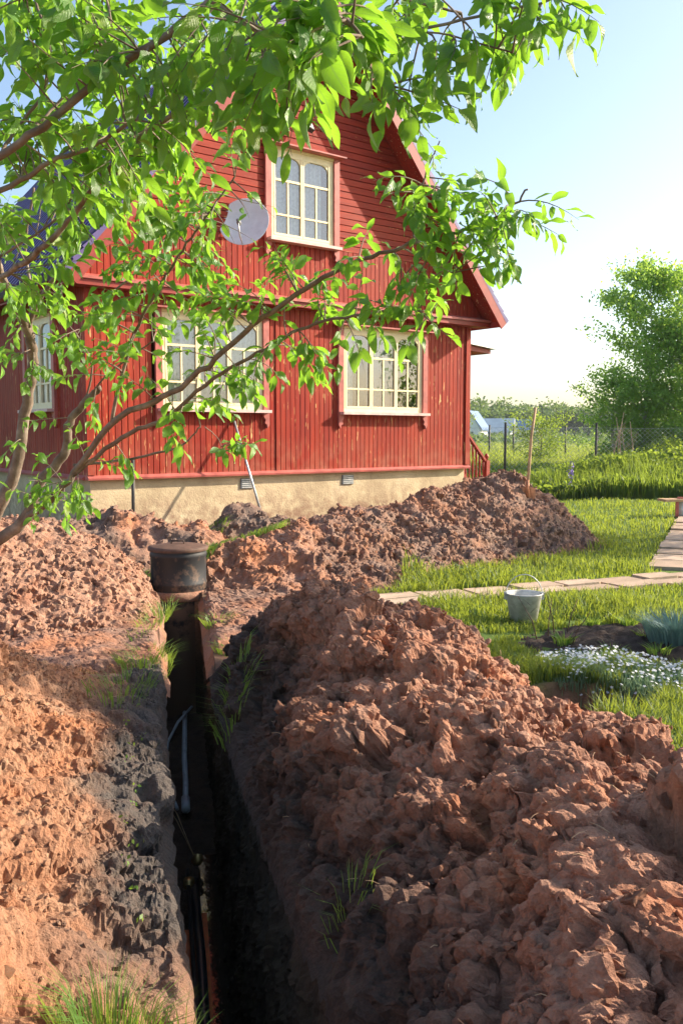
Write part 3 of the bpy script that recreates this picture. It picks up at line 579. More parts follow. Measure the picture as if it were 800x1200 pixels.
# roof planes with ribs, soffits, rakes
YO = -.47
nx, nz = (ZA - ZE), (XM + OV); L = math.hypot(nx, nz); nx /= L; nz /= L
for sgn in (-1, 1):
    ex = XM + sgn * (XM + OV + .06); ez = zr(XM + sgn * (XM + OV)) - .06 * (ZA - ZE) / (XM + OV)
    b = MB(); T0, T1 = .05, .10
    def off(x, z, t): return (x + sgn * nx * t, z + nz * t)
    pa, pb = (XM, ZA), (ex, ez)
    N = 30
    for i in range(N):          # stepped tile courses
        f0, f1 = i / N, (i + 1) / N
        q0 = (pa[0] + (pb[0] - pa[0]) * f0, pa[1] + (pb[1] - pa[1]) * f0); q1 = (pa[0] + (pb[0] - pa[0]) * f1, pa[1] + (pb[1] - pa[1]) * f1)
        b.prism([off(*q0, T0), off(*q1, T0), off(*q1, T1 + .025), off(*q0, T1)], YO - .03, HD + .5)
    b.build('roof', MT['roof'], house)
    for yy in np.arange(YO, HD + .4, .18):
        pass
    b = MB(); b.prism([off(*pa, .0), off(*pb, .0), off(*pb, .048), off(*pa, .048)], YO, HD + .45); b.build('soffit', MT['board_h'], house)
    b = MB(); b.prism([off(*pa, -.10), off(*pb, -.10), off(*pb, .075), off(*pa, .075)], YO - .028, YO - .002); b.build('rake_board', MT['redtrim'], house)
    b = MB(); xe = XM + sgn * (XM + OV); b.box(min(xe, xe + sgn * .03), max(xe, xe + sgn * .03), YO + .01, HD + .4, ZE - .10, ZE + .05); b.build('eave_fascia', MT['redtrim'], house)
    b = MB(); xi = XM + sgn * (XM + .01); b.box(min(xe, xi), max(xe, xi), .005, HD + .3, ZE - .02, ZE + .0); b.build('eave_soffit', MT['redtrim'], house)
# ribs on the left roof plane run down the slope
b = MB()
for yy in np.arange(YO + .05, HD + .4, .185):
    b.prism([(XM - nx * .10, ZA + nz * .10), (EX0 - .06 - nx * .125, ZE - .066 + nz * .125), (EX0 - .06 - nx * .16, ZE - .066 + nz * .16), (XM - nx * .14, ZA + nz * .14)], yy, yy + .05)
tag(b.build('roof_rib', MT['roof'], house), kind='stuff')
# windows ----------------------------------------------------
def window(x0, x1, z0, z1, n, y, tr=None, curtains=()):
    """n casements; z0 is the sill, x0..x1 the opening"""
    def T(mb):
        if tr: mb.v = [tuple(tr(Vector(v))) for v in mb.v]
        return mb
    b = MB(); fw = .055
    b.box(x0, x0 + fw, y, y + .07, z0, z1); b.box(x1 - fw, x1, y, y + .07, z0, z1); b.box(x0 + fw, x1 - fw, y, y + .07, z0, z0 + fw); b.box(x0 + fw, x1 - fw, y, y + .07, z1 - fw, z1)
    win = T(b).build('window', MT['cream'], house)
    cw = (x1 - x0 - 2 * fw) / n; H = z1 - z0; zt = z0 + H * .665; zm = z0 + H * .28
    for i in range(n):
        a, c = x0 + fw + i * cw, x0 + fw + (i + 1) * cw; m = .032; yy = y - .004
        b = MB()
        b.box(a + .003, a + m, yy, yy + .045, z0 + fw, z1 - fw); b.box(c - m, c - .003, yy, yy + .045, z0 + fw, z1 - fw)
        b.box(a + m, c - m, yy, yy + .045, z0 + fw, z0 + fw + m); b.box(a + m, c - m, yy, yy + .045, z1 - fw - m, z1 - fw)
        b.box(a + m, c - m, yy + .006, yy + .04, zt - .016, zt + .016); b.box(a + m, c - m, yy + .006, yy + .04, zm - .013, zm + .013)
        mid = (a + c) / 2
        b.box(mid - .012, mid + .012, yy + .009, yy + .038, z0 + fw + m, zm - .013); b.box(mid - .012, mid + .012, yy + .009, yy + .038, zm + .013, zt - .016)
        # arched head: corner fillets
        for (xa, sg) in ((a + m, 1), (c - m, -1)):
            r = .15; zz = z1 - fw - m; K = 7
            arc = [(xa + sg * (r - r * math.cos(t)), zz - r * .75 + r * .75 * math.sin(t)) for t in np.linspace(0, math.pi / 2, K)]
            for (p, q) in zip(arc[:-1], arc[1:]):
                b.prism([p, q, (q[0], zz + .002), (p[0], zz + .002)], yy + .007, yy + .04)
        T(b).build('casement', MT['cream'], win)
        for (pa, pc, pz0, pz1) in ((a + m, c - m, zt + .016, z1 - fw - m), (a + m, mid - .012, zm + .013, zt - .016), (mid + .012, c - m, zm + .013, zt - .016), (a + m, mid - .012, z0 + fw + m, zm - .013), (mid + .012, c - m, z0 + fw + m, zm - .013)):
            b = MB(); b.add([(pa, yy + .025, pz0), (pc, yy + .025, pz0), (pc, yy + .025, pz1), (pa, yy + .025, pz1)], [(0, 1, 2, 3)]); T(b).build('pane', MT['glass'], win)
    # outer trim: hood, side boards with cut ends, sill
    tw = .095; b = MB(); b.prism([(y - .15, z1 + .035), (y + .05, z1 + .035), (y + .05, z1 + .075), (y - .15, z1 + .055)], x0 - tw - .05, x1 + tw + .05, 'x'); T(b).build('window_hood', MT['trim'], win)
    for sg, xe in ((-1, x0), (1, x1)):
        b = MB(); xo = xe + sg * tw; zb = z0 - .26
        b.prism([(xe + sg * .0, z1 + .034), (xe + sg * .0, z0 - .10), (xe + sg * .03, z0 - .14), (xe + sg * .015, z0 - .19), (xe + sg * .05, z0 - .21), (xe + sg * .06, zb), (xo, zb + .05), (xo, z1 + .034)][::sg], y - .035, y + .01); T(b).build('side_trim', MT['trim'], win)
    b = MB(); b.box(x0 - tw + .02, x1 + tw - .02, y - .13, y + .03, z0 - .045, z0 - .004); T(b).build('window_sill', MT['sillw'], win)
    b = MB(); b.box(x0, x1, y - .02, y + .01, z1 + .002, z1 + .034); T(b).build('head_board', MT['cream'], win)
    for (ca, cb, mt_, yc) in curtains:
        b = MB(); K = int((cb - ca) / .012); top = []
        pts = [(ca + (cb - ca) * k / K, y + yc + .022 * math.sin(k * .95) + .012 * math.sin(k * .37 + 1)) for k in range(K + 1)]
        vs = [(px, py, z0 + .02) for px, py in pts] + [(px, py, z1 - .02) for px, py in pts]
        b.add(vs, [(k, k + 1, k + 2 + K, k + 1 + K) for k in range(K)], True); T(b).build('curtain', MT[mt_], win)
    return win
w = WIN[0]; window(w[0] + .09, w[1] - .09, w[2], w[3] - .06, 3, -.03, None, [(w[0] + .1, w[1] - .1, 'sheer', .085)])
w = WIN[1]; window(w[0] + .09, w[1] - .09, w[2], w[3] - .06, 3, -.03, None, [(w[0] + .12, w[0] + .34, 'sheer', .085), (w[0] + .66, w[0] + 1.32, 'lilac', .11)])
w = GW; window(w[0] + .08, w[1] - .08, w[2], w[3] - .05, 2, YG - .01, None, [(w[0] + .1, w[0] + .66, 'sheer', .085), (w[0] + .70, w[0] + 1.02, 'sheer', .10)])
trL = lambda v: Vector((v.y, HD - v.x, v.z))
window(WS[0] + .06, WS[1] - .06, WS[2], WS[3] - .06, 2, -.03, trL, [(WS[0] + .1, WS[1] - .1, 'sheer', .13)])
window(HD - 5.54, HD - 4.46, 1.86, 3.10, 2, -.03, trL, [(HD - 5.4, HD - 4.5, 'sheer', .13)])
# foundation vents
for xx in (2.35, 4.18):
    b = MB(); b.box(xx - .11, xx + .11, .012, .04, ZF0 - .19, ZF0 - .045); v_ = b.build('foundation_vent', MT['vent'], house)
    b = MB()
    for k in range(5): b.box(xx - .095, xx + .095, .004, .011, ZF0 - .178 + k * .028, ZF0 - .166 + k * .028)
    b.build('vent_slat', MT['galv'], v_)
# porch on the far right side
b = MB(); b.prism([(HW + .02, 3.28), (HW + 2.42, 3.14), (HW + 2.42, 3.22), (HW + .02, 3.44)], 1.7, 3.6); porch = b.build('porch_roof', MT['redtrim'], house)
b = MB(); b.prism([(HW + .02, 3.445), (HW + 2.5, 3.225), (HW + 2.5, 3.26), (HW + .02, 3.50)], 1.62, 3.7); b.build('roofing_sheet', MT['galv'], porch)
b = MB(); b.box(HW + .01, HW + .95, .95, 2.6, .3, .98); b.build('porch_floor', MT['redtrim'], house)
rail = MB(); ra = (HW + .75, 1.75); rb = (HW + 1.50, .98)
def rz(x): return ra[1] + (rb[1] - ra[1]) * (x - ra[0]) / (rb[0] - ra[0])
rail.prism([(ra[0], ra[1]), (rb[0], rb[1]), (rb[0], rb[1] + .06), (ra[0], ra[1] + .06)], .92, 1.0); railing = rail.build('stair_railing', MT['redtrim'], house)
for k in range(8):
    xx = ra[0] + .04 + k * .095; zt = rz(xx); zb = zt - .85
    b = MB(); b.lathe([(.0, 0), (.022, 0), (.022, .12), (.012, .2), (.024, .4), (.012, .6), (.022, .68), (.022, .85), (0, .85)], (xx, .96, zb), 8); b.build('baluster', MT['redtrim'], railing)
b = MB(); b.box(rb[0], rb[0] + .09, .91, 1.01, -.1, 1.02); b.lathe([(0.0, .14), (.03, .11), (.045, .07), (.03, .03), (.02, 0)], (rb[0] + .045, .96, 1.02), 12); b.build('newel_post', MT['redtrim'], railing)
b = MB(); b.prism([(ra[0], ra[1] - .88), (rb[0], rb[1] - .88), (rb[0], rb[1] - .78), (ra[0], ra[1] - .78)], .93, .99); b.build('lower_rail', MT['redtrim'], railing)
def hw(x, y, z):                       # house local to world
    c, s_ = math.cos(ANG), math.sin(ANG); return Vector((HL[0] + x * c - y * s_, HL[1] + x * s_ + y * c, z))
# satellite dish
dc = P(287, 262, 12.45); dish = empty('satellite_dish', dc); tag(dish, 'round grey satellite dish fixed to the gable beside the upper window', 'satellite dish')
aim = Vector((-.12, -.93, .28)).normalized(); q = aim.to_track_quat('Z', 'Y').to_matrix().to_4x4()
b = MB(); pr = [(r, .16 * (r / .33) ** 2 * .33) for r in np.linspace(0, .335, 14)]; pr += [(.345, .056), (.34, .045)] + [(r, .16 * (r / .33) ** 2 * .33 - .012) for r in np.linspace(.33, 0, 8)]
b.lathe(pr, (0, 0, 0), 48, q); b.build('reflector', MT['dish'], dish)
b = MB(); b.tube([q @ Vector((0, -.33, .05)), q @ Vector((0, -.30, .22)), q @ Vector((0, -.17, .34))], .009); b.build('feed_arm', MT['galv'], dish)
b = MB(); b.lathe([(0, 0), (.028, 0), (.03, .05), (.02, .06), (.02, .11), (0, .11)], (0, -.16, .27), 14, q); b.build('feed_horn', MT['vent'], dish)
wallp = hw(2.32, YG, dc.z) - dc
b = MB(); b.tube([Vector((0, 0, 0)) - aim * .02, Vector((0, .14, -.1)), wallp + Vector((0, 0, -.1))], .018); b.build('wall_bracket', MT['galv'], dish)
# floodlight
fp = hw(3.28, YG, 0); fc = P(361, 148, (fp.y) - .2); fl = empty('floodlight', fc, ANG); tag(fl, 'small black floodlight on an arm above the upper window', 'lamp')
b = MB(); m4 = Matrix.Rotation(R(-28), 4, 'X') @ Matrix.Rotation(R(12), 4, 'Z'); b.prism([(-.09, -.055), (.09, -.055), (.075, .06), (-.075, .06)], -.03, .04, 'y', m4); b.build('lamp_housing', MT['black'], fl)
b = MB(); b.box(-.07, .07, -.034, -.031, -.04, .045, m4); b.build('lamp_glass', MT['galv'], fl)
b = MB(); b.tube([(0, .03, -.02), (-.14, .10, -.04), (-.30, .22, -.03)], .014); b.box(-.36, -.24, .2, .235, -.07, .03); b.build('lamp_arm', MT['trim'], fl)
# pole leaning on the facade and a short stake
p0 = hw(2.12, -.75, .35); p1 = hw(2.1, -.04, 1.72)
b = MB(); b.tube([p0, p1], .017, 8); tag(b.build('leaning_pole', MT['galv']), 'thin grey pole leaning against the house wall below the left window', 'pole')
p0 = hw(.42, -.35, .2); b = MB(); b.tube([p0, p0 + Vector((0.01, 0, 1.0))], .022, 8); tag(b.build('metal_stake', MT['postm']), 'short dark stake standing at the left corner of the foundation', 'stake')
# ------------------------------------------------------------ well cylinder and pipes in the trench
wx, wy = -1.58, 8.62; well = empty('well_cylinder', (wx, wy, 0)); tag(well, 'black round plastic well shaft with a rusty brown lid at the end of the trench', 'well')
b = MB(); b.lathe([(.262, -1.25), (.262, -.05), (.266, -.04), (.266, .06), (.271, .07), (.271, .09), (.266, .10), (.266, .33), (.273, .34), (.273, .37), (.267, .38), (.267, .405)], (0, 0, 0), 40); b.build('shaft', MT['mudblack'], well)
b = MB(); b.lathe([(.285, .395), (.29, .41), (.287, .43), (.25, .437), (.20, .445), (.10, .455), (0, .46)], (0, 0, 0), 40); lid = b.build('lid', MT['rust'], well)
b = MB(); b.tube([(-.06, -.02, .452), (-.06, -.02, .485), (.06, -.02, .485), (.06, -.02, .452)], .008, 6); b.build('lid_handle', MT['rust'], lid)
b = MB(); b.lathe([(.265, -.075), (.285, -.07), (.29, -.03), (.285, .01), (.265, .015)], (0, 0, 0), 32); b.build('collar', MT['soil_M'], well)
def T_(s, X, z): x, y = wc_(s, X); return Vector((x, y, z))
zf = ZF + .06
b = MB(); b.tube([T_(s, X, zf + dz) for s, X, dz in ((6.45, .03, .03), (6.9, .035, .05), (7.4, .03, .06), (8.1, .04, .10), (8.4, .045, .13))], .022, 10); b.tube([T_(6.4, .03, zf + .03), T_(6.6, .03, zf + .035)], .032, 10); tag(b.build('water_pipe', MT['bluepipe']), 'straight pale grey-blue plastic pipe on the trench floor', 'pipe')
b = MB(); b.tube([T_(s, X, zf + dz) for s, X, dz in ((6.45, -.03, .02), (6.8, -.09, .04), (7.25, -.125, .05), (7.7, -.11, .09), (8.1, -.02, .14), (8.35, .11, .2))], .013, 8); tag(b.build('bent_pipe', MT['bluepipe']), 'thin pale pipe bending in an arc beside the straight pipe in the trench', 'pipe')
b = MB(); b.tube([T_(s, X, zf + dz) for s, X, dz in ((2.3, .10, .12), (3.4, .09, .11), (4.4, .085, .11), (5.2, .065, .10))], .026, 12); pipe = b.build('black_pipe', MT['blackpipe']); tag(pipe, 'wet black pipe running along the near trench floor over the orange board', 'pipe')
b = MB(); b.tube([T_(2.3, .06, zf + .12), T_(3.8, .055, zf + .13), T_(5.3, .03, zf + .12)], .012, 8); tag(b.build('black_hose', MT['blackpipe']), 'thin black hose lying beside the wet black pipe', 'hose')
fit = empty('pipe_fitting', T_(5.42, .09, zf + .12)); tag(fit, 'small brass pipe fitting with a nut at the end of the black pipe', 'pipe fitting')
mm = Matrix.Rotation(R(60), 4, 'X') @ Matrix.Rotation(R(15), 4, 'Y')
b = MB(); b.lathe([(0, -.09), (.026, -.09), (.026, -.01), (.018, -.01), (.018, .06), (0, .06)], (0, 0, 0), 16, mm); b.build('body', MT['brass'], fit)
b = MB(); b.lathe([(.017, -.005), (.038, -.005), (.038, .025), (.017, .025)], (0, 0, 0), 6, mm); b.lathe([(.017, .05), (.034, .05), (.034, .08), (0, .08)], (0, 0, 0), 6, mm); b.build('nut', MT['brass'], fit)
b = MB(); b.lathe([(0, -.02), (.032, -.02), (.036, 0), (.032, .03), (0, .03)], (.0, -.30, .0), 12); b.build('valve_body', MT['brass'], fit)
b = MB(); Mx = Matrix(((UY, UX, 0, 0), (-UX, UY, 0, 0), (0, 0, 1, 0), (0, 0, 0, 1)))
b.box(-.03, .045, 2.2, 4.72, zf + .045, zf + .07, Mx); b.box(.05, .13, 2.2, 4.86, zf + .05, zf + .08, Mx); tag(b.build('orange_board', MT['orange']), 'flat orange board under the wet black pipe on the trench floor', 'board')
b = MB(); K = 50; ed = [(2.2 + k * .07, .195 + .012 * math.sin(k * 1.3) + .008 * math.sin(k * 2.9)) for k in range(K)]
vs = [T_(s, .10, zf + .046) for s, X in ed] + [T_(s, X + .02, zf + .046) for s, X in ed]
b.add(vs, [(k, k + 1, k + 1 + K, k + K) for k in range(K - 1)]); tag(b.build('puddle', MT['water']), kind='structure')
b = MB()
for t0 in range(2):
    b.tube([T_(5.9 + .1 * t0, -.12, zf + .32), T_(5.6, -.03, zf + .30 + .05 * t0), T_(5.35, .07, zf + .18)], .003, 4)
tag(b.build('root', MT['dryst']), 'thin pale root sticking out of the left trench wall above the fitting', 'root')
# ------------------------------------------------------------ shovel, bucket, stool, stalks
sp = P(617, 591, 12.35); sh = empty('shovel', sp); tag(sh, 'shovel with a long wooden handle standing upright in the top of the reddish mound', 'shovel')
b = MB(); b.tube([(0, 0, .12), (.02, 0, .5), (.045, .0, .95), (.10, .02, 1.33)], [.021, .021, .019, .018], 10); b.build('handle', MT['wood'], sh)
b = MB(); prof = [(-.115, .22), (-.11, .0), (-.06, -.12), (0, -.17), (.06, -.12), (.11, .0), (.115, .22), (.03, .25), (-.03, .25)]
fr_ = [Vector((x, -.03 * (1 - (x / .115) ** 2) + .012, z)) for x, z in prof]; bk = [v + Vector((0, .006, 0)) for v in fr_]; n = len(prof)
b.add(fr_ + bk, [tuple(range(n)), tuple(range(2 * n - 1, n - 1, -1))] + [(i, i + n, (i + 1) % n + n, (i + 1) % n) for i in range(n)]); b.build('blade', MT['blade'], sh)
b = MB(); b.tube([(0, -.012, .10), (0, 0, .24), (.006, 0, .34)], [.03, .027, .024], 10); b.build('socket', MT['blade'], sh)
bp_ = P(613, 727, 7.15); bp_.z = 0.0; bu = empty('bucket', (bp_.x, bp_.y, 0)); tag(bu, 'galvanised metal bucket with its wire handle raised, standing in the grass by the path', 'bucket'); bu.scale = (.86, .86, .84)
b = MB(); b.lathe([(0, .012), (.115, .012), (.118, 0), (.122, .0), (.168, .265), (.175, .27), (.175, .278), (.166, .278), (.160, .262), (.113, .02), (0, .02)], (0, 0, 0), 36); b.build('pail', MT['pail'], bu)
b = MB(); b.tube([(-.172 * math.cos(t), 0, .25 + .205 * math.sin(t)) for t in np.linspace(0, math.pi, 16)], .0045, 6); b.build('wire_handle', MT['galv'], bu)
for sg in (-1, 1):
    b = MB(); b.box(sg * .17 - .015, sg * .17 + .015, -.02, .02, .215, .285); b.build('handle_ear', MT['galv'], bu)
st = P(800, 607, 16.6); st = empty('garden_stool', (st.x - .02, st.y, -.02)); tag(st, 'small low stool, plank seat on a grey stub, beside the far end of the path', 'stool')
b = MB(); b.box(-.42, .5, -.16, .16, .30, .345, Matrix.Rotation(R(8), 4, 'Z')); b.build('seat', MT['wood'], st)
b = MB(); b.lathe([(0, 0), (.12, 0), (.12, .298), (0, .298)], (.03, 0, 0), 18); b.build('stub', MT['bluepipe'], st)
b = MB(); b.box(-.19, -.13, -.165, -.14, .02, .298); b.box(-.10, .12, -.06, .03, .347, .375); b.build('brace', MT['trim'], st)
for k, (px, py, hgt, ln) in enumerate([(641, 742, .33, .02), (650, 748, .38, -.05), (663, 738, .30, .06), (668, 752, .27, .10), (630, 745, .36, -.12)]):
    d = 1.5 * F / (py + 10 - 510); p = P(px, py + 10, d); p.z = -.02
    b = MB(); b.tube([p, p + Vector((ln * .4, 0, hgt * .5)), p + Vector((ln * 1.3, 0, hgt))], [.005, .004, .002], 5)
    for j in range(3): b.tube([p + Vector((ln * .5, 0, hgt * (.5 + .15 * j))), p + Vector((ln * .5 + (.05 if j % 2 else -.05), .01, hgt * (.62 + .15 * j)))], [.002, .001], 4)
    tag(b.build('dead_stalk', MT['rust']), ['short dead stalk nearest the right side of the bucket', 'bare dead stalk leaning left, right of the bucket', 'dead stalk leaning right, farther from the bucket', 'short dead stalk bent far over to the right near the bucket', 'tall dead stalk bent left across the front of the bucket'][k], 'stalk', 'dead stalks by the bucket')
# ------------------------------------------------------------ path of slabs
path = empty('garden_path', (0, 0, 0)); tag(path, kind='structure')
PATHQ = []
def slab(c, ux, uy, a, bb):
    z0 = float(ground_z(np.array(c[0]), np.array(c[1]))) 
    n = 8; b = MB(); hx, hy = a / 2 - .012, bb / 2 - .012; ch = .03
    poly = [(-hx + random.uniform(0, .03), -hy), (hx - ch, -hy + random.uniform(0, .02)), (hx, -hy + ch), (hx - random.uniform(0, .02), hy - ch), (hx - ch, hy), (-hx + ch, hy - random.uniform(0, .02)), (-hx, hy - ch)]
    b.prism(poly, 0, .045, 'z'); o = b.build('paving_slab', MT['slab'], path)
    o.location = (c[0], c[1], z0 + random.uniform(-.012, .004)); o.rotation_euler = (random.uniform(-.015, .015), random.uniform(-.015, .015), math.atan2(uy, ux) + random.uniform(-.02, .02))
def run(p0, p1, widths, ln, gap=.02):
    dx, dy = p1[0] - p0[0], p1[1] - p0[1]; L = math.hypot(dx, dy); ux, uy = dx / L, dy / L; vx, vy = -uy, ux
    tot = sum(widths) + gap * (len(widths) - 1); o = -tot / 2; PATHQ.append((p0, p1, tot / 2))
    for w in widths:
        t = random.uniform(0, .1); 
        while t < L: 
            l = ln * random.uniform(.85, 1.15); cx = p0[0] + ux * (t + l / 2) + vx * (o + w / 2); cy = p0[1] + uy * (t + l / 2) + vy * (o + w / 2)
            slab((cx, cy), ux, uy, l, w); t += l + .012
        o += w + gap
run((.2, 7.95), (4.6, 9.75), [.29, .29], .5); run((3.95, 9.9), (7.0, 17.0), [.48, .48], .52, .10); run((4.9, 9.55), (9, 9.2), [.34, .34], .55)
def on_path(x, y):
    m = np.zeros(np.shape(x), bool)
    for (a, b_, h) in PATHQ:
        dx, dy = b_[0] - a[0], b_[1] - a[1]; L = dx * dx + dy * dy; t = np.clip(((x - a[0]) * dx + (y - a[1]) * dy) / L, 0, 1)
        m |= np.hypot(x - a[0] - t * dx, y - a[1] - t * dy) < h - .02 + .12 * vnoise(np.asarray(x) * 7, np.asarray(y) * 7, 31)
    return m
# flower bed
def bedf(x, y): return 1 - np.hypot((x - 3.0 - .25 * (y - 6.4)) / 1.75, (y - 6.45) / .75) + .25 * vnoise(x * 3, y * 3, 44)
bx, by = np.meshgrid(np.arange(.8, 6, .03), np.arange(5.2, 7.6, .03), indexing='ij'); bz = ground_z(bx, by) + .05 * ss(0, .5, bedf(bx, by)) + .5 * clod(bx, by, .09, 801) + .005
bn, bm_ = bx.shape; i, j = np.meshgrid(np.arange(bn - 1), np.arange(bm_ - 1), indexing='ij'); a = (i * bm_ + j).ravel(); q = np.stack([a, a + bm_, a + bm_ + 1, a + 1], -1)
ok = (bedf(bx, by) > 0).ravel(); q = q[ok[q].all(1)]; us = np.unique(q); ix = -np.ones(bn * bm_, int); ix[us] = np.arange(len(us))
tag(mesh_np('flower_bed', np.stack([bx, by, bz], -1).reshape(-1, 3)[us], ix[q], MT['soil_B'], None, True), kind='structure')
# ------------------------------------------------------------ grass
def blades(x, y, z, h, w, lean=.35, seed=1, segs=2):
    """curved tapering blades; returns verts, tri faces"""
    r3 = np.random.default_rng(seed); n = len(x); a = r3.uniform(0, 2 * math.pi, n); b_ = a + r3.uniform(-1.2, 1.2, n) + math.pi / 2
    l = lean * h * r3.uniform(.2, 1.6, n); dx, dy = np.cos(a) * l, np.sin(a) * l; wx_, wy_ = np.cos(b_) * w / 2, np.sin(b_) * w / 2
    P0 = np.stack([x - wx_, y - wy_, z - .01], -1); P1 = np.stack([x + wx_, y + wy_, z - .01], -1)
    m = .55; P2 = np.stack([x + dx * m * m - wx_ * .8, y + dy * m * m - wy_ * .8, z + h * m * 1.02], -1); P3 = np.stack([x + dx * m * m + wx_ * .8, y + dy * m * m + wy_ * .8, z + h * m * 1.02], -1)
    P4 = np.stack([x + dx, y + dy, z + h * (1 - .25 * np.minimum(1, l / h) ** 2)], -1)
    V = np.stack([P0, P1, P2, P3, P4], 1).reshape(-1, 3); k = np.arange(n)[:, None] * 5
    Ft = np.concatenate([k + np.array([[0, 1, 3]]), k + np.array([[0, 3, 2]]), k + np.array([[2, 3, 4]])], 0)
    return V, Ft
def region_pts(n, y0, y1, xa, xb, seed, p=1.0):
    r3 = np.random.default_rng(seed); u = r3.random(n); y = (y0 ** -p + u * (y1 ** -p - y0 ** -p)) ** (-1 / p); x = xa(y) + r3.random(n) * (xb(y) - xa(y)); return x, y
def lawn_ok(x, y):
    s, X = tc_(x, y)
    fac = (x - CR[0]) * -math.sin(ANG) * -1
    inside = ((x - HL[0]) * -math.sin(ANG) + (y - HL[1]) * math.cos(ANG) > -.1) & ((x - HL[0]) * math.cos(ANG) + (y - HL[1]) * math.sin(ANG) < HW + .1)
    e = np.hypot((x - 1.38) / 0.42, (y - 5.02) / 0.38)
    return (heap_h(x, y) < -.05 + .12 * vnoise(x * 5, y * 5, 66)) & ~on_path(x, y) & (bedf(x, y) < .03) & (X > .45) & ~inside & (e > 1.0)
x, y = region_pts(260000, 2.2, 24, lambda y: .02 * y - .2, lambda y: .52 * y + .9, 21, .9)
m = lawn_ok(x, y) & (vnoise(x * 1.1, y * 1.1, 12) + vnoise(x * 5, y * 5, 13) * .7 > -.24 - .025 * y); x, y = x[m], y[m]; n = len(x)
h = (.042 + .045 * np.clip(vnoise(x * 2.2, y * 2.2, 14) + .5, 0, 1)) * rng.uniform(.6, 1.5, n) * (1 + .8 * ss(.05, .3, vnoise(x * .9, y * .9, 17)))
V, Ft = blades(x, y, ground_z(x, y), h, .0045 + .0011 * y * .55, .6, 3)
tag(mesh_np('lawn_grass', V, Ft, MT['grass'], None, False), 'short sunlit green grass on both sides of the slab path', 'grass', kind='stuff')
# meadow beyond, tall weeds band
x, y = region_pts(90000, 27, 130, lambda y: .09 * y - 1, lambda y: .6 * y, 22, .8); n = len(x)
V, Ft = blades(x, y, ground_z(x, y), (.45 + .45 * rng.random(n)) * (1 + .5 * vnoise(x * .3, y * .3, 4)), .016 + .0011 * y, .5, 5)
tag(mesh_np('meadow_grass', V, Ft, MT['meadow'], None, False), 'tall yellow-green meadow grass beyond the fence', 'grass', kind='stuff')
x, y = region_pts(60000, 21.2, 28.5, lambda y: .12 * y, lambda y: .62 * y, 23, .5)
hb = np.interp(x / y, [.12, .20, .25, .30, .4, .6], [.55, .62, .85, 1.15, 1.45, 1.5]) * (.8 + .5 * vnoise(x * .8, y * .8, 5)) * (.55 + .45 * ss(21.2, 23.0, y + .5 * vnoise(x, y, 8)))
V, Ft = blades(x, y, ground_z(x, y), hb * rng.uniform(.5, 1.1, len(x)), .03, .3, 6)
tag(mesh_np('tall_weeds', V, Ft, MT['weed'], None, False), 'dense band of tall weeds and grass along the fence', 'weeds', kind='stuff')
# weed leaves in the same band
n = 60000; x, y = region_pts(n, 21.4, 28, lambda y: .12 * y, lambda y: .62 * y, 24, .5)
hb = np.interp(x / y, [.12, .20, .25, .30, .4, .6], [.5, .6, .85, 1.2, 1.6, 1.7]) * (.75 + .6 * vnoise(x * .9, y * .9, 5)) * (.5 + .5 * ss(21.2, 23.2, y))
def leaf_quads(c, size, seed, flat=0.0):
    r3 = np.random.default_rng(seed); n = len(c); d = r3.normal(size=(n, 3)); d[:, 2] -= .3; d /= np.linalg.norm(d, axis=1)[:, None]
    e = np.cross(d, r3.normal(size=(n, 3))); e /= np.linalg.norm(e, axis=1)[:, None]; s_ = (size * r3.uniform(.6, 1.3, n))[:, None] if np.ndim(size) == 0 else size[:, None]
    V = np.stack([c, c + d * s_ * .5 + e * s_ * .3, c + d * s_, c + d * s_ * .5 - e * s_ * .3], 1).reshape(-1, 3)
    return V, np.arange(n * 4).reshape(-1, 4)
c = np.stack([x, y, hb * np.random.default_rng(3).random(n) ** .6], -1); V, Fq = leaf_quads(c, .10, 31)
tag(mesh_np('leafy_weeds', V, Fq, MT['weed'], None, False), 'broad leaved green weeds mixed into the tall band by the fence', 'weeds', kind='stuff')
# weeds by foundation, patches of grass between heaps
def patch(name, label, cx, cy, rx, ry, n, h, w=.006, mat='tuft', cat='grass', zf_=None, kind='stuff', lean=.7, seed=1):
    r3 = np.random.default_rng(seed); a = r3.uniform(0, 6.28, n); r = np.sqrt(r3.random(n)); x = cx + rx * r * np.cos(a); y = cy + ry * r * np.sin(a)
    z = zf_(x, y) if zf_ else np.maximum(ground_z(x, y), heap_h(x, y)); V, Ft = blades(x, y, z, h * r3.uniform(.45, 1.25, n), w, lean, seed)
    o = mesh_np(name, V, Ft, MT[mat], None, False); tag(o, label, cat, kind=kind); return o
p = P(218, 603, 10.9); patch('foundation_weeds', 'low green weeds growing between earth and foundation left of the pole', p.x, p.y, .5, .2, 500, .17, .010, seed=41)
p = P(295, 627, 9.9); patch('grass_patch', 'strip of green grass between the dark mounds behind the well', p.x, p.y, .42, .3, 420, .11, .008, seed=42)
p = P(245, 648, 9.3); patch('grass_patch', 'little dark green grass just right of the well lid', p.x, p.y, .15, .3, 500, .13, .012, seed=43)
p = P(152, 652, 9.0); patch('grass_patch', 'small dark grass strip left of the well lid', p.x, p.y, .2, .3, 500, .12, .012, seed=44)
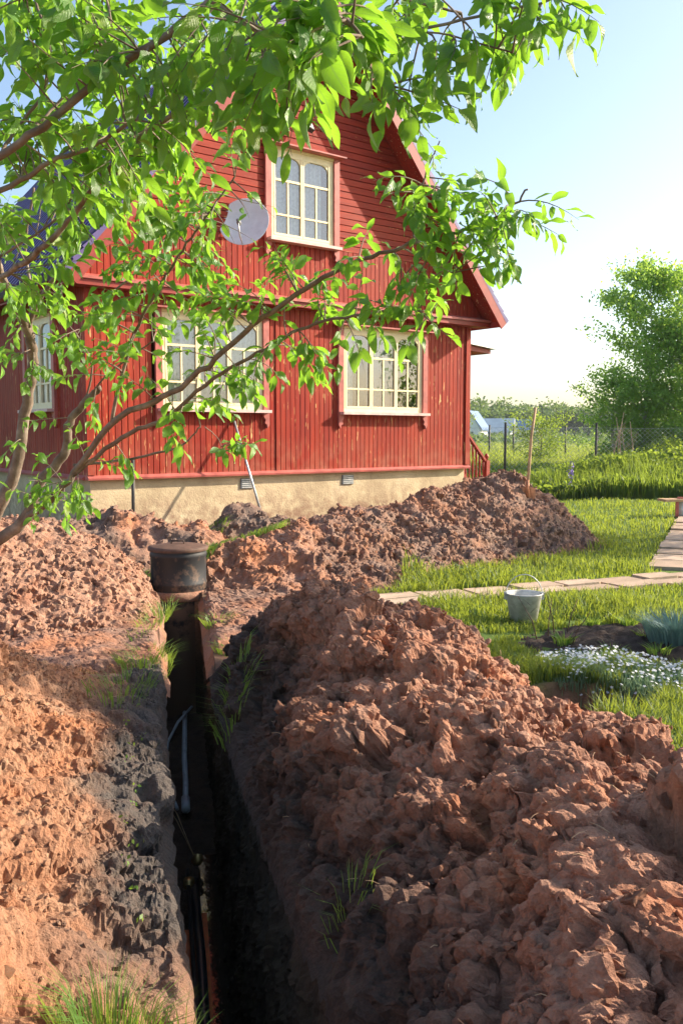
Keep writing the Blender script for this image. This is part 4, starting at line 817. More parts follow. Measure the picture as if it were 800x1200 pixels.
# tufts along the trench
def tuft(label, s, X, r, n, h, z=None, w=.004, lean=.9, seed=1, ry=None):
    x, y = wc_(s, X); r3 = np.random.default_rng(seed); a = r3.uniform(0, 6.28, n); rr = np.sqrt(r3.random(n)); xx = x + r * rr * np.cos(a); yy = y + (ry or r) * rr * np.sin(a)
    zz = np.maximum(ground_z(xx, yy), heap_h(xx, yy)) + .0
    V, Ft = blades(xx, yy, zz, h * r3.uniform(.4, 1.2, n), w, lean, seed)
    # finer: droop
    tag(mesh_np('grass_tuft', V - np.array([[x, y, 0]]), Ft, MT['tuft'], None, False), label, 'grass tuft').location = (x, y, 0)
tuft('long yellowish grass hanging at the foot of the crumbly heap beside the well', 7.3, -.19, .07, 230, .13, w=.006, seed=51, ry=.75)
tuft('green grass drooping over the left lip below the crumbly heap', 6.05, -.22, .17, 300, .11, w=.005, seed=52, ry=.33)
tuft('dark green grass patch on the left lip, nearer than the drooping grass', 5.2, -.32, .17, 150, .10, w=.005, seed=53, ry=.4)
tuft('bright yellow-green tuft on the right lip just below the orange earth', 7.1, .30, .09, 120, .13, w=.007, seed=54, ry=.12)
tuft('leafy green tuft on the right lip between the yellow-green tuft and the ridge', 6.3, .36, .10, 120, .09, w=.008, seed=55, ry=.14)
tuft('long grass tuft drooping down the right trench wall beside the near ridge', 4.95, .31, .10, 150, .14, w=.006, seed=56, ry=.35)
tuft('big green grass tuft at the bottom edge of the photo on the left bank', 2.10, -.18, .13, 380, .12, w=.003, lean=.7, seed=57, ry=.09)
tuft('sparse grass at the foot of the near ridge on the right lip', 2.55, .50, .07, 45, .09, w=.003, seed=58, ry=.12)
tuft('thin grass at the very near left lip beside the black pipe', 2.15, -.01, .04, 25, .09, w=.003, seed=59, ry=.1)
# tiny seedlings on the dark left bank
for k in range(16):
    s = 2.7 + k * .17; X = float(lip_l(s)) - .06 - .16 * random.random(); x, y = wc_(s, X); z = float(max(ground_z(np.array(x), np.array(y)), hL(np.array(x), np.array(y)))) + .015
    c = np.array([[x, y, z]] * 5) + np.random.default_rng(k).normal(size=(5, 3)) * .009; V, Fq = leaf_quads(c, .017, 300 + k)
    tag(mesh_np('seedling', V, Fq, MT['tuft'], None, False), 'tiny green seedling on the dark soil of the left trench lip', 'seedling', 'seedlings on the left trench lip')
# grass on the lawn edge near path and mid mound
x, y = region_pts(2600, 8.2, 9.6, lambda y: .08 * y - .1, lambda y: .2 * y, 61); m = ~on_path(x, y); x, y = x[m], y[m]
V, Ft = blades(x, y, np.maximum(ground_z(x, y), hD(x, y)), .16 * rng.uniform(.5, 1.2, len(x)), .012, .7, 7); tag(mesh_np('edge_grass', V, Ft, MT['grass'], None, False), 'taller grass at the toe of the reddish mound by the path', 'grass', kind='stuff')
# white flowers with grey-green foliage
r3 = np.random.default_rng(88); n = 26000; x = r3.uniform(.7, 3.0, n); y = r3.uniform(4.2, 6.6, n)
fl_f = lambda x, y: 1 - np.hypot(((x - 1.80) * .78 - (y - 5.42) * .62) / .85, ((x - 1.80) * .62 + (y - 5.42) * .78) / .40) + .3 * vnoise(x * 4, y * 4, 71)
m = fl_f(x, y) > 0; x, y = x[m], y[m]; hgt = .05 + .05 * ss(0, .4, fl_f(x, y)) + .05 * vnoise(x * 7, y * 7, 3)
V, Ft = blades(x, y, ground_z(x, y), hgt * r3.uniform(.6, 1.05, len(x)), .009, .5, 8); tag(mesh_np('flower_foliage', V, Ft, MT['silver'], None, False), 'grey-green cushion foliage under the white flowers', 'plants', kind='stuff')
k = r3.random(len(x)) < .20; k &= (fl_f(x, y - .03) > .12); fx, fy, fz = x[k], y[k], (ground_z(x, y) + hgt)[k] + r3.uniform(-.01, .025, k.sum())
VV, FF = [], []; off = 0
for q in range(len(fx)):
    t = r3.uniform(0, 6.28); nn = Vector((r3.normal() * .35, r3.normal() * .35 - .25, 1)).normalized(); a_ = nn.orthogonal().normalized(); b_ = nn.cross(a_); c_ = Vector((fx[q], fy[q], fz[q]))
    for p_ in range(5):
        an = t + p_ * 1.2566; d1 = a_ * math.cos(an) + b_ * math.sin(an); d2 = nn.cross(d1)
        VV += [c_, c_ + d1 * .007 + d2 * .0035, c_ + d1 * .011, c_ + d1 * .007 - d2 * .0035]; FF.append((off, off + 1, off + 2, off + 3)); off += 4
tag(mesh_np('white_flowers', np.array([tuple(v) for v in VV]), np.array(FF), MT['petal'], None, False), 'carpet of tiny white flowers in front of the dark bed', 'flowers', kind='stuff')
# blue-grey clump at the right edge and small bed plants
def clump(label, px, py, d, r, h, n, mat, w=.008, name='clump_plant', cat='plant', grp=None, seed=1):
    p = P(px, py, d); x0, y0 = p.x, p.y; r3 = np.random.default_rng(seed); a = r3.uniform(0, 6.28, n); rr = r * np.sqrt(r3.random(n)) * .6; x, y = rr * np.cos(a), rr * np.sin(a)
    V, Ft = blades(x, y, np.zeros(n), h * r3.uniform(.5, 1.1, n), w, .55, seed); V[:, :2] *= 1.0
    o = mesh_np(name, V, Ft, MT[mat], None, False); o.location = (x0, y0, float(ground_z(np.array(x0), np.array(y0)))); tag(o, label, cat, grp)
clump('blue-grey clump of narrow leaves at the right edge of the photo in the dark bed', 792, 760, 6.3, .30, .28, 900, 'bluegrey', w=.008, seed=71)
for k, (px, py, d) in enumerate([(715, 790, 6.0), (690, 755, 6.9), (757, 770, 6.5), (735, 748, 7.0), (660, 768, 6.3), (770, 795, 6.0)]):
    clump('small green sprout in the dark soil of the flower bed', px, py, d, .10, .11, 60, 'tuft', .012, 'bed_sprout', 'sprout', 'sprouts in the flower bed', 80 + k)
# ------------------------------------------------------------ fruit tree in the foreground
tree = empty('fruit_tree', (-2.05, 4.7, 0)); tag(tree, 'fruit tree at the left with sunlit green leaves spreading over the house', 'tree')
TO = Vector((-2.05, 4.7, 0))
BR = []     # (points world, radii)
def branch(pts, r0, r1, name='branch'):
    W_ = [P(px, py, d) if not isinstance(px, Vector) else px for px, py, d in pts]
    # Catmull-Rom resample with a little wobble
    out = []; n = len(W_)
    for i in range(n - 1):
        p0, p1, p2, p3 = W_[max(i - 1, 0)], W_[i], W_[i + 1], W_[min(i + 2, n - 1)]
        K = 6
        for k in range(K):
            t = k / K; out.append(.5 * ((2 * p1) + (p2 - p0) * t + (2 * p0 - 5 * p1 + 4 * p2 - p3) * t * t + (3 * p1 - p0 - 3 * p2 + p3) * t ** 3))
    out.append(W_[-1]); 
    wob = r0 * (.10 if name == 'trunk' else .3)
    out = [out[0]] + [o + Vector((random.uniform(-wob, wob), random.uniform(-wob, wob), random.uniform(-wob, wob))) for o in out[1:-1]] + [out[-1]]
    r0 = r0 * .76
    rs = [r0 + (r1 - r0) * (i / (len(out) - 1)) ** .8 for i in range(len(out))]
    b = MB(); b.tube([o - TO for o in out], rs, 9); b.build(name, MT['bark'], tree)
    BR.append((out, rs)); return out
B0 = Vector((-2.05, 4.7, -.1))
branch([(B0, 0, 0), (Vector((-2.0, 4.6, .35)), 0, 0), (-20, 655, 4.45), (26, 613, 4.35), (48, 565, 4.3), (78, 530, 4.25), (80, 500, 4.2), (100, 470, 4.15), (118, 455, 4.1)], .052, .014, 'trunk')
branch([(Vector((-2.0, 4.6, .35)), 0, 0), (-12, 625, 4.4), (17, 556, 4.3), (28, 495, 4.25), (39, 425, 4.15), (31, 381, 4.05), (13, 346, 3.9), (-8, 300, 3.7)], .045, .018, 'trunk')
branch([(33, 383, 4.05), (50, 345, 4.0), (74, 311, 3.9), (95, 270, 3.7), (105, 215, 3.5)], .016, .006)
branch([(36, 400, 4.1), (36, 340, 4.1), (30, 290, 4.1), (40, 220, 4.0)], .012, .005)
D = branch([(26, 613, 4.35), (60, 585, 4.2), (87, 556, 4.05), (131, 495, 3.8), (192, 464, 3.6), (245, 429, 3.4), (297, 381, 3.25), (359, 339, 3.1), (420, 307, 3.0), (470, 290, 2.95), (540, 270, 2.9), (590, 250, 2.85), (618, 222, 2.8)], .024, .003)
branch([(87, 556, 4.05), (144, 512, 3.85), (197, 488, 3.7), (250, 444, 3.5), (311, 409, 3.35), (359, 383, 3.2), (425, 368, 3.1), (475, 362, 3.0), (512, 372, 2.95)], .015, .003)
branch([(131, 495, 3.8), (153, 403, 3.7), (184, 342, 3.55), (219, 285, 3.4), (245, 250, 3.3), (275, 207, 3.2)], .011, .003)
branch([(87, 545, 4.1), (140, 540, 4.0), (197, 528, 3.9), (215, 520, 3.85), (235, 500, 3.8)], .010, .003)
branch([(100, 470, 4.15), (108, 430, 4.1), (92, 395, 4.1), (70, 370, 4.1)], .007, .003)
branch([(104, 465, 4.15), (125, 440, 4.0), (150, 420, 3.9), (180, 400, 3.8)], .007, .003)
branch([(95, 385, 3.9), (130, 345, 3.8), (170, 310, 3.7), (200, 270, 3.6)], .007, .003)
branch([(-120, 245, 2.25), (0, 182, 2.15), (62, 140, 2.1), (125, 85, 2.05), (185, 48, 2.0), (250, 0, 1.95), (310, -40, 1.9)], .0125, .008)
branch([(-8, 300, 3.7), (-60, 262, 2.9), (-120, 245, 2.25)], .018, .0125)
branch([(-120, 245, 2.25), (0, 222, 2.4), (60, 190, 2.35), (115, 168, 2.3), (160, 140, 2.2)], .012, .004)
branch([(-8, 330, 3.75), (40, 300, 2.9), (80, 258, 2.75), (115, 215, 2.6), (160, 165, 2.5), (215, 128, 2.35), (300, 95, 2.2), (360, 78, 2.15), (415, 62, 2.1), (485, 37, 2.1), (600, 10, 2.1), (690, -12, 2.1)], .014, .0025)
branch([(0, 182, 2.15), (20, 150, 2.2), (50, 110, 2.2), (60, 60, 2.25), (45, 10, 2.25), (30, -30, 2.3)], .006, .003)
branch([(20, 170, 2.2), (60, 130, 2.3), (100, 80, 2.3), (130, 30, 2.3), (115, -30, 2.3)], .005, .003)
branch([(235, 10, 1.96), (262, 8, 1.9), (290, 30, 1.85), (330, 45, 1.75), (370, 60, 1.7)], .006, .003)
branch([(245, 3, 1.95), (300, -8, 1.8), (350, 10, 1.7), (400, 20, 1.65), (425, 45, 1.65)], .006, .003)
branch([(300, -30, 1.9), (400, -25, 2.0), (480, 0, 2.1), (540, 15, 2.15)], .005, .003)
branch([(415, 62, 2.1), (440, 85, 2.1), (455, 100, 2.1)], .003, .002)
branch([(485, 37, 2.1), (520, 40, 2.1), (560, 50, 2.1), (600, 62, 2.08)], .003, .002)
branch([(485, 285, 2.95), (485, 250, 2.9), (500, 200, 2.85), (515, 165, 2.8)], .005, .002)
branch([(470, 290, 2.95), (500, 305, 2.9), (530, 320, 2.9)], .003, .002)
branch([(-60, 330, 3.2), (0, 300, 3.1), (60, 262, 3.0), (90, 225, 2.9)], .008, .003)
branch([(240, 500, 3.8), (256, 515, 3.8), (262, 540, 3.8)], .003, .0015)
# twigs and leaves: (cx, cy, rx, ry, twigs, depth0, depth1)
ZN = [(70, 60, 85, 70, 36, 2.0, 2.7), (180, 60, 90, 60, 30, 1.9, 2.6), (280, 45, 70, 45, 17, 1.75, 2.2), (345, 45, 55, 40, 15, 1.5, 1.8), (395, 30, 40, 30, 11, 1.55, 2.0),
      (80, 170, 90, 60, 36, 2.2, 2.9), (190, 165, 80, 55, 24, 2.0, 2.8), (300, 105, 60, 38, 8, 1.7, 2.1), (290, 150, 35, 40, 3, 1.8, 2.1), (40, 260, 55, 50, 24, 2.7, 3.8), (130, 250, 55, 50, 20, 2.8, 3.5),
      (220, 270, 50, 50, 16, 3.1, 3.5), (180, 330, 65, 35, 14, 3.3, 3.7), (60, 340, 60, 60, 22, 3.3, 4.1), (270, 335, 60, 30, 10, 3.1, 3.5), (340, 335, 40, 22, 8, 3.0, 3.3), (30, 440, 45, 60, 9, 3.8, 4.2),
      (150, 400, 60, 60, 17, 3.5, 4.0), (230, 400, 50, 45, 9, 3.3, 3.7), (270, 450, 50, 28, 10, 3.3, 3.6), (215, 485, 40, 22, 7, 3.5, 3.8), (370, 385, 40, 30, 7, 3.05, 3.3), (340, 420, 30, 25, 5, 3.2, 3.4), (440, 365, 40, 20, 5, 2.9, 3.15),
      (505, 385, 20, 20, 4, 2.85, 3.0), (430, 300, 45, 25, 4, 2.9, 3.1), (500, 230, 35, 50, 12, 2.75, 2.95), (510, 300, 45, 40, 8, 2.8, 3.0), (560, 275, 40, 30, 10, 2.8, 2.95), (605, 240, 18, 25, 5, 2.75, 2.85), (505, 345, 35, 20, 4, 2.85, 3.0),
      (460, 60, 50, 40, 10, 2.0, 2.2), (530, 35, 55, 30, 12, 2.0, 2.2), (600, 25, 45, 25, 9, 2.0, 2.2), (645, 8, 28, 12, 5, 2.05, 2.15), (480, 105, 25, 20, 4, 2.0, 2.15), (260, 530, 15, 18, 3, 3.7, 3.8), (75, 590, 40, 22, 8, 3.9, 4.3), (40, 550, 40, 40, 5, 4.0, 4.3), (110, 520, 40, 40, 4, 3.9, 4.2), (290, 200, 25, 40, 5, 3.1, 3.3)]
allp = np.array([tuple(p) for o, r in BR for p in o]); allr = np.array([r_ for o, r in BR for r_ in r])
tw = MB(); LV = []     # leaves: (pos, dir, normal, length)
rt_ = random.Random(5)
for (cx, cy, rx, ry, nt_, d0, d1) in ZN:
    for _ in range(nt_):
        a = rt_.uniform(0, 6.28); r = math.sqrt(rt_.random()); T = P(cx + rx * r * math.cos(a), cy + ry * r * math.sin(a), rt_.uniform(d0, d1))
        dd = np.linalg.norm(allp - np.array(T), axis=1) + rt_.uniform(0, .03); k = int(dd.argmin()); B = Vector(allp[k])
        v = T - B; L = v.length
        if L > .42: B = T - v.normalized() * .42; v = T - B; L = .42
        if L < .16: v = (v.normalized() if L > .01 else Vector((0, 0, 1))) * .2; T = B + v; L = .2
        side = v.cross(Vector((0, 0, 1))); side = side.normalized() if side.length > .001 else Vector((1, 0, 0))
        mid = B + v * .5 + side * rt_.uniform(-.05, .05) + Vector((0, 0, rt_.uniform(0, .05)))
        pts = [B * (1 - t) ** 2 + mid * 2 * t * (1 - t) + T * t * t for t in np.linspace(0, 1, 7)]
        tw.tube([p - TO for p in pts], [.0028 - .0004 * i for i in range(7)], 5, False)
        nl = rt_.randint(7, 11)
        for j in range(nl):
            t = .25 + .75 * (j + rt_.random() * .6) / nl; t = min(t, 1); p = B * (1 - t) ** 2 + mid * 2 * t * (1 - t) + T * t * t; tg = ((mid - B) * (1 - t) + (T - mid) * t).normalized()
            an = j * 2.4 + rt_.uniform(-.4, .4); o1 = tg.orthogonal().normalized(); o2 = tg.cross(o1); out = o1 * math.cos(an) + o2 * math.sin(an)
            dr = (tg * rt_.uniform(.3, .9) + out * rt_.uniform(.6, 1.1) + Vector((0, 0, -rt_.uniform(.0, .9)))).normalized()
            up = (Vector((0, 0, 1)) + Vector((rt_.gauss(0, .55), rt_.gauss(0, .55), rt_.gauss(0, .3)))); LV.append((p, dr, up, rt_.uniform(.034, .074) * (.8 if t > .93 else 1)))
tag(tw.build('twig', MT['bark'], tree), kind='stuff')
def leaf_geo(seed):
    r = random.Random(seed); K = 7; cv = r.uniform(-.05, -.55); fold = r.uniform(.05, .6); tw_ = r.uniform(-1.0, 1.0); vs = [(0, -.20, .0)]; wv = r.uniform(.02, .09); wid = r.uniform(.19, .27); sk = r.uniform(-.08, .08)
    for i in range(K + 1):
        t = i / K; w_ = wid * math.sin(math.pi * min(1, (t * .97 + .02)) ** .82) ** .8 * (1 if t < 1 else 0) + .002; z = cv * t * t
        a = tw_ * t
        for s_ in (-1, 0, 1):
            xx = s_ * w_; zz = fold * abs(xx) + wv * math.sin(t * 9 + s_ * 2) * abs(s_)
            vs.append((xx * math.cos(a) - zz * math.sin(a) + sk * math.sin(t * math.pi), t, z + xx * math.sin(a) + zz * math.cos(a)))
    fs = []
    for i in range(K):
        for s_ in (0, 1): q = 1 + i * 3 + s_; fs.append((q, q + 1, q + 4, q + 3))
    vs += [(-.012, -.2, .0), (.012, -.2, .0)]; fs.append((len(vs) - 2, len(vs) - 1, 3, 2)); vs[0] = (0, -.2, 0)
    return [Vector(v) for v in vs], fs
protos = [leaf_geo(900 + i) for i in range(12)]
LU = np.array([0] + [s_ for i in range(8) for s_ in (-1, 0, 1)] + [0, 0], np.float32); LT = np.array([0] + [i / 7 for i in range(8) for s_ in (-1, 0, 1)] + [0, 0], np.float32)
pm = []
for i, (vs, fs) in enumerate(protos):
    m = bpy.data.meshes.new('leaf'); m.from_pydata([tuple(v) for v in vs], [], fs); m.materials.append(MT['plum']); m.polygons.foreach_set('use_smooth', [True] * len(fs)); m.update(); pm.append(m)
    for k_, a_ in (('u', LU), ('v', LT)): at_ = m.attributes.new(k_, 'FLOAT', 'POINT'); at_.data.foreach_set('value', a_)
def leaf_mat(p, dr, up, L):
    y_ = dr; x_ = y_.cross(up); x_ = x_.normalized() if x_.length > 1e-3 else Vector((1, 0, 0)); z_ = x_.cross(y_); 
    return Matrix(((x_.x, y_.x, z_.x, 0), (x_.y, y_.y, z_.y, 0), (x_.z, y_.z, z_.z, 0), (0, 0, 0, 1)))
camv = Vector((0, 0, CAM_H)); vis = lambda p: abs(p.x / p.y) < .37 and (p.z - 1.5) / p.y < .50
order = sorted(range(len(LV)), key=lambda i: (not vis(LV[i][0]), (LV[i][0] - camv).length / LV[i][3])); big = set(order[:300])
np_v = [np.array([tuple(v) for v in vs]) for vs, fs in protos]; np_f = np.array(protos[0][1]); VV, FF = [], []; off = 0
def keep(p):
    f = p.y * CP - (p.z - CAM_H) * SP; u = p.y * SP + (p.z - CAM_H) * CP; a, b_ = 400 + F * p.x / f, 600 - F * u / f; q = rt_.random()
    if math.hypot((a - 352) / 24, (b_ - 148) / 16) < 1 and q < .8: return False
    if math.hypot((a - 287) / 34, (b_ - 262) / 36) < 1 and q < .85: return False
    if 308 < a < 396 and 165 < b_ < 292 and q < .75: return False
    if 190 < a < 308 and 365 < b_ < 480 and q < .35: return False
    if 395 < a < 500 and 410 < b_ < 490 and q < .8: return False
    return True
LV = [l for l in LV if keep(l[0])]
order = sorted(range(len(LV)), key=lambda i: (not vis(LV[i][0]), (LV[i][0] - camv).length / LV[i][3])); big = set(order[:300])
for i, (p, dr, up, L) in enumerate(LV):
    Mx_ = leaf_mat(p, dr, up, L); wd = L * rt_.uniform(.85, 1.15); p = p + dr * L * .2
    if i in big:
        o = bpy.data.objects.new('leaf', pm[i % 12]); S.collection.objects.link(o); o.parent = tree
        o.matrix_local = Matrix.Translation(p - TO) @ Mx_ @ Matrix.Diagonal((wd, L, L, 1))
    else:
        A = np.array(Mx_)[:3, :3]; v = (np_v[i % 12] * np.array([wd, L, L])) @ A.T + np.array(tuple(p - TO)); VV.append(v); FF.append(np_f + off); off += len(v)
tag(mesh_np('foliage', np.vstack(VV), np.vstack(FF), MT['plum'], tree, True, {'u': np.tile(LU, len(VV)), 'v': np.tile(LT, len(VV))}), kind='stuff')
def straw(hp, n, seed, box):
    root, V0, rel, ar, top, AB = hp; r3 = np.random.default_rng(seed); m = (rel > .03) & (AB[:, 0] > box[0]) & (AB[:, 0] < box[1]) & (AB[:, 1] > box[2]) & (AB[:, 1] < box[3]); p = ar * m
    k = r3.choice(len(V0), n, p=p / p.sum()); b = MB()
    for q in k:
        c_ = Vector(V0[q]) + Vector((0, 0, .006)); a = r3.uniform(0, 6.28); L = r3.uniform(.015, .06); d_ = Vector((math.cos(a) * L, math.sin(a) * L, r3.uniform(-.2, .5) * L)); b.tube([c_, c_ + d_ * .5 + Vector((0, 0, .004)), c_ + d_], [.0012, .0012, .0008], 3, False)
    tag(b.build('straw_and_roots', MT['dryst'], root), kind='stuff')
straw(rt, 170, 1, (1.4, 6, .4, 1.8)); straw(lt, 120, 2, (1.5, 5.6, -1.8, -.05)); straw(mt, 60, 3, (-3.6, -1.3, 6.2, 8.4))
# ------------------------------------------------------------ other trees
def leafy_tree(name, label, x, y, H, r, n, size, mat='birch', bark='birchbark', base=.18, seed=1, trunk=.09, limbs=46, grp=None, cat='tree', lean=0.0, shape=1.0):
    r3 = np.random.default_rng(seed); rr = random.Random(seed); root = empty(name, (x, y, 0)); tag(root, label, cat, grp)
    b = MB(); tp = [Vector((lean * t * t * H + .02 * H * math.sin(t * 5 + seed), .015 * H * math.sin(t * 4), t * H)) for t in np.linspace(0, .97, 9)]
    b.tube([p + Vector((0, 0, -.1)) if i == 0 else p for i, p in enumerate(tp)], [trunk * (1 - .93 * i / 8) for i in range(9)], 8); b.build('trunk', MT[bark], root)
    b = MB(); cl = []
    for k in range(limbs):
        t = base + (1 - base) * (k + .5) / limbs; i = t * 8 / .97; i0 = min(int(i), 7); p = tp[i0].lerp(tp[i0 + 1], min(i - i0, 1))
        w = r * (math.sin(math.pi * min(1, (1 - t) ** .75 * .93 + .07)) ** .7) * rr.uniform(.55, 1.1) * (1 if t < .9 else .8)
        a = k * 2.4 + rr.uniform(-.5, .5); e = p + Vector((math.cos(a) * w, math.sin(a) * w, w * rr.uniform(.1, .9))); m = p.lerp(e, .5) + Vector((0, 0, -.08 * w))
        b.tube([p, m, e], [trunk * .28 * (1.1 - t), trunk * .16 * (1.1 - t), .004], 5, False)
        for q in range(4): cl.append((p.lerp(e, .35 + .2 * q + rr.uniform(-.06, .06)), .115 * r * rr.uniform(.6, 1.2)))
    for q in range(6): cl.append((tp[-1] + Vector((rr.uniform(-.1, .1) * r, rr.uniform(-.1, .1) * r, rr.uniform(-.35, .15) * r * .5)), .09 * r))
    b.build('limb', MT[bark], root)
    c = np.array([tuple(p) for p, s_ in cl]); s_ = np.array([s for p, s in cl]); k = r3.integers(0, len(c), n); pos = c[k] + r3.normal(size=(n, 3)) * s_[k][:, None] * np.array([1, 1, .8]) * shape
    pos = pos[pos[:, 2] > .15]
    V, Fq = leaf_quads(pos, size, seed + 1); o = mesh_np('crown', V, Fq, MT[mat], root, False); return root
leafy_tree('birch_tree', 'tall dark-sided birch beyond the fence, the leftmost and tallest of the birches', 9.45, 28, 6.5, 1.75, 20000, .12, seed=11, base=.05, limbs=70)
leafy_tree('birch_tree', 'bright green bushy birch in the middle of the group beyond the fence', 10.5, 27.2, 4.7, 1.7, 17000, .11, seed=12, base=.04, limbs=60)
leafy_tree('birch_tree', 'birch cut by the right edge of the photo, beyond the fence', 12.0, 28.6, 6.6, 2.1, 22000, .11, seed=13, base=.05, limbs=64)
leafy_tree('birch_tree', 'low spreading young birch at the foot of the group, above the weeds', 8.6, 28.4, 3.2, 1.2, 7000, .10, seed=14, base=.05, limbs=44)
leafy_tree('garden_bush', 'round green bush just outside the right edge casting shade on the lawn', 10.2, 13.9, 4.2, 1.5, 9000, .10, seed=15, base=.05, limbs=44, cat='bush', bark='bark')
leafy_tree('garden_tree', 'small leafy tree outside the right edge whose shade falls across the flowers and the ridge', 6.6, 7.2, 4.6, 1.15, 9000, .09, seed=19, base=.12, limbs=44, cat='tree', bark='bark')
leafy_tree('birch_tree', 'birch well outside the right edge of the photo', 15.5, 27, 7.5, 2.2, 12000, .10, seed=16, base=.08, limbs=50)
leafy_tree('willow_bush', 'pale low willow bush left of the birches in the meadow', 7.3, 33, 1.9, 1.3, 5000, .08, 'weed', 'bark', seed=17, base=.05, limbs=30, cat='bush', trunk=.05)
leafy_tree('willow_bush', 'round pale bush behind the far fence near the red railing', 6.3, 52, 2.0, 1.5, 3500, .12, 'meadow', 'bark', seed=18, base=.05, limbs=26, cat='bush', trunk=.05)
# dry stalks in front of birches
for k, (px, py, d, h) in enumerate([(722, 530, 25.2, 1.25), (728, 530, 25.2, 1.1), (716, 532, 25, .8), (742, 530, 25.4, 1.0), (733, 532, 25, .7)]):
    p = P(px, py, d); p.z = .3; rr = random.Random(k); b = MB(); l = rr.uniform(-.25, .25)
    b.tube([p, p + Vector((l * .3, 0, h * .6 + .3)), p + Vector((l, 0, h + .6))], [.028, .018, .008], 5)
    for j in range(4): z_ = h * (.5 + .12 * j) + .3; b.tube([p + Vector((l * .5, 0, z_)), p + Vector((l * .5 + rr.choice((-1, 1)) * .16, 0, z_ + .22))], [.010, .005], 4)
    tag(b.build('dry_stalk', MT['dryst']), 'tall dry straw-coloured stalk standing in the weeds before the birches', 'stalk', 'dry stalks before the birches')
p = P(668, 566, 21.2); b = MB(); b.tube([(p.x, p.y, 0), (p.x, p.y, .9)], .012, 5); lu = b.build('lupin_stem', MT['weed'])
tag(lu, 'single violet flower spike in front of the tall weeds', 'flower'); c = np.array([(p.x, p.y, .62)]) + np.random.default_rng(4).normal(size=(90, 3)) * np.array([.035, .035, .14]); V, Fq = leaf_quads(c, .05, 77); mesh_np('blossom', V, Fq, plain('violet_petal', (.35, .25, .65)), lu)
# distant trees and houses
k = 0
for (px, d, H, r) in [(552, 200, 11, 5), (566, 190, 8.8, 5), (580, 205, 12.0, 5.5), (590, 200, 10, 4), (606, 210, 10.5, 6), (622, 215, 10.4, 6), (636, 205, 8.5, 5), (652, 215, 9.5, 5.5), (664, 210, 10.5, 5.5), (680, 220, 10, 6), (700, 210, 10, 6), (540, 215, 10, 6), (528, 210, 11, 6), (725, 215, 10, 6), (755, 210, 11, 6), (790, 220, 10, 6), (825, 210, 11, 7)]:
    p = P(px, 510, d); k += 1
    leafy_tree('distant_tree', 'far rounded green tree in the wood on the horizon', p.x, p.y, H * .62, r, 2600, .75, 'farleaf', 'bark', seed=100 + k, base=.08, limbs=34, trunk=.3, grp='far trees on the horizon', shape=1.15)
x, y = region_pts(14000, 95, 190, lambda y: .05 * y, lambda y: .55 * y, 99, .5); z = np.random.default_rng(9).random(len(x)) * (1.3 + 1.6 * vnoise(x * .12, y * .12, 19))
V, Fq = leaf_quads(np.stack([x, y, z], -1), .7, 98); tag(mesh_np('distant_scrub', V, Fq, MT['farleaf'], None, False), 'far green scrub below the trees on the horizon', 'bushes', kind='stuff')
def far_house(label, px, d, w, h, roofz, mat_r, rot, zb=0.0):
    p = P(px, 510, d); r_ = empty('distant_house', (p.x, p.y, zb), rot); tag(r_, label, 'house')
    b = MB(); b.box(-w / 2, w / 2, 0, w * 1.2, 0, h); b.prism([(-w / 2, h), (w / 2, h), (0, roofz - .1)], 0, w * 1.2); b.build('wall', MT['white'], r_)
    b = MB(); b.prism([(-w / 2 - .4, h - .3), (0, roofz - .02), (0, roofz + .2), (-w / 2 - .4, h - .05)], -.4, w * 1.2 + .4); b.prism([(w / 2 + .4, h - .3), (0, roofz - .02), (0, roofz + .2), (w / 2 + .4, h - .05)][::-1], -.4, w * 1.2 + .4); b.build('roof', mat_r, r_)
    b = MB(); b.box(-.6, .6, -.05, .02, h * .45, h * .8); b.build('window', MT['vent'], r_)
blue = plain('blue_roof_paint', (.08, .16, .30), .5, .4, .1, 1); pale = plain('pale_roof_sheet', (.55, .60, .62), .5, .4, .1, 1)
far_house('far white house with a steep blue roof beside the corner of the red house', 550, 150, 3.6, 2.6, 5.4, blue, R(-25))
far_house('far house with a pale grey roof in front of the dark trees', 600, 165, 4.6, 2.2, 4.4, pale, R(70))
far_house('far house with a long blue roof right of the pale roofed house', 632, 175, 6.0, 2.6, 4.4, blue, R(60))
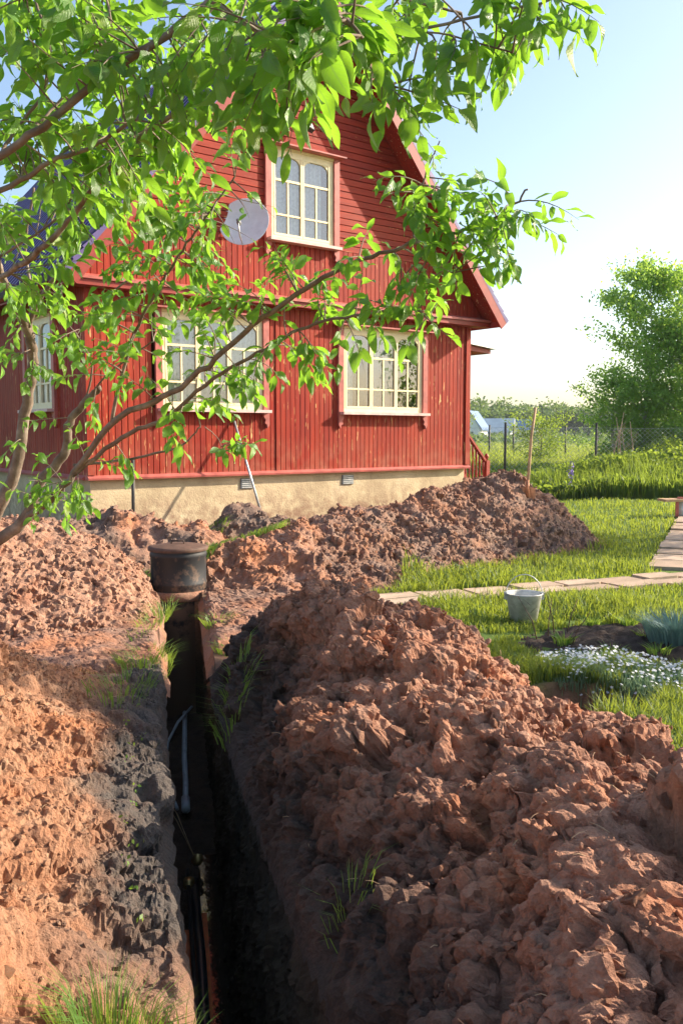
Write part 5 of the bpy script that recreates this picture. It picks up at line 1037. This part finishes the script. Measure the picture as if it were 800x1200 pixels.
# ------------------------------------------------------------ fences
def fence(name, label, pts, hgt, r, wires, gapw, extra=()):
    root = empty(name, (0, 0, 0)); tag(root, label, 'fence')
    for (x, y) in pts: b = MB(); b.tube([(x, y, -.2), (x, y, hgt)], r, 8); b.build('post', MT['postm'], root)
    b = MB()
    for (x0, y0), (x1, y1) in zip(pts[:-1], pts[1:]):
        L = math.hypot(x1 - x0, y1 - y0)
        for z in wires: b.tube([(x0, y0, z), ((x0 + x1) / 2, (y0 + y1) / 2, z - .02), (x1, y1, z)], .004, 3, False)
        t = -hgt
        while t < L and gapw:
            for sg in (1, -1):
                za, zb = (0.1, hgt - .15) if sg > 0 else (hgt - .15, .1); ta, tb = t, t + hgt
                ca, cb = max(ta, 0), min(tb, L)
                if cb > ca: f = lambda q: za + (zb - za) * (q - ta) / (tb - ta); b.tube([(x0 + (x1 - x0) * ca / L, y0 + (y1 - y0) * ca / L, f(ca)), (x0 + (x1 - x0) * cb / L, y0 + (y1 - y0) * cb / L, f(cb))], .0028, 3, False)
            t += gapw
    tag(b.build('wire_mesh', MT['galv'], root), kind='stuff')
n0, n1 = P(591, 560, 24), P(697, 560, 24.5)
fence('wire_fence', 'nearer wire mesh fence with dark posts standing in the tall weeds', [(n0.x - 2.6, n0.y + .2), (n0.x, n0.y), (n1.x, n1.y), (n1.x + 2.6, n1.y), (n1.x + 5.2, n1.y)], 1.84, .033, (.1, 1.7), .14)
q = [P(px, 520, d) for px, d in ((545, 44), (573, 44), (601, 42), (631, 45), (662, 45), (700, 46), (745, 46))]
fence('wire_fence', 'farther wire mesh fence across the bright meadow', [(v.x, v.y) for v in q], 2.0, .045, (.2, 1.0, 1.9), .22)
# ------------------------------------------------------------ haze
b = MB(); b.box(-4500, 4500, -4500, 4500, -3.5, 13); M = Mat('haze_air'); M.t.nodes.remove(M.b)
pv_ = M.n('VolumePrincipled', {'Color': (.82, .90, 1, 1), 'Density': .0003, 'Anisotropy': .2}); M.t.links.new(pv_.outputs[0], M.t.nodes['Material Output'].inputs['Volume'])
tag(b.build('haze', M.m), kind='stuff')
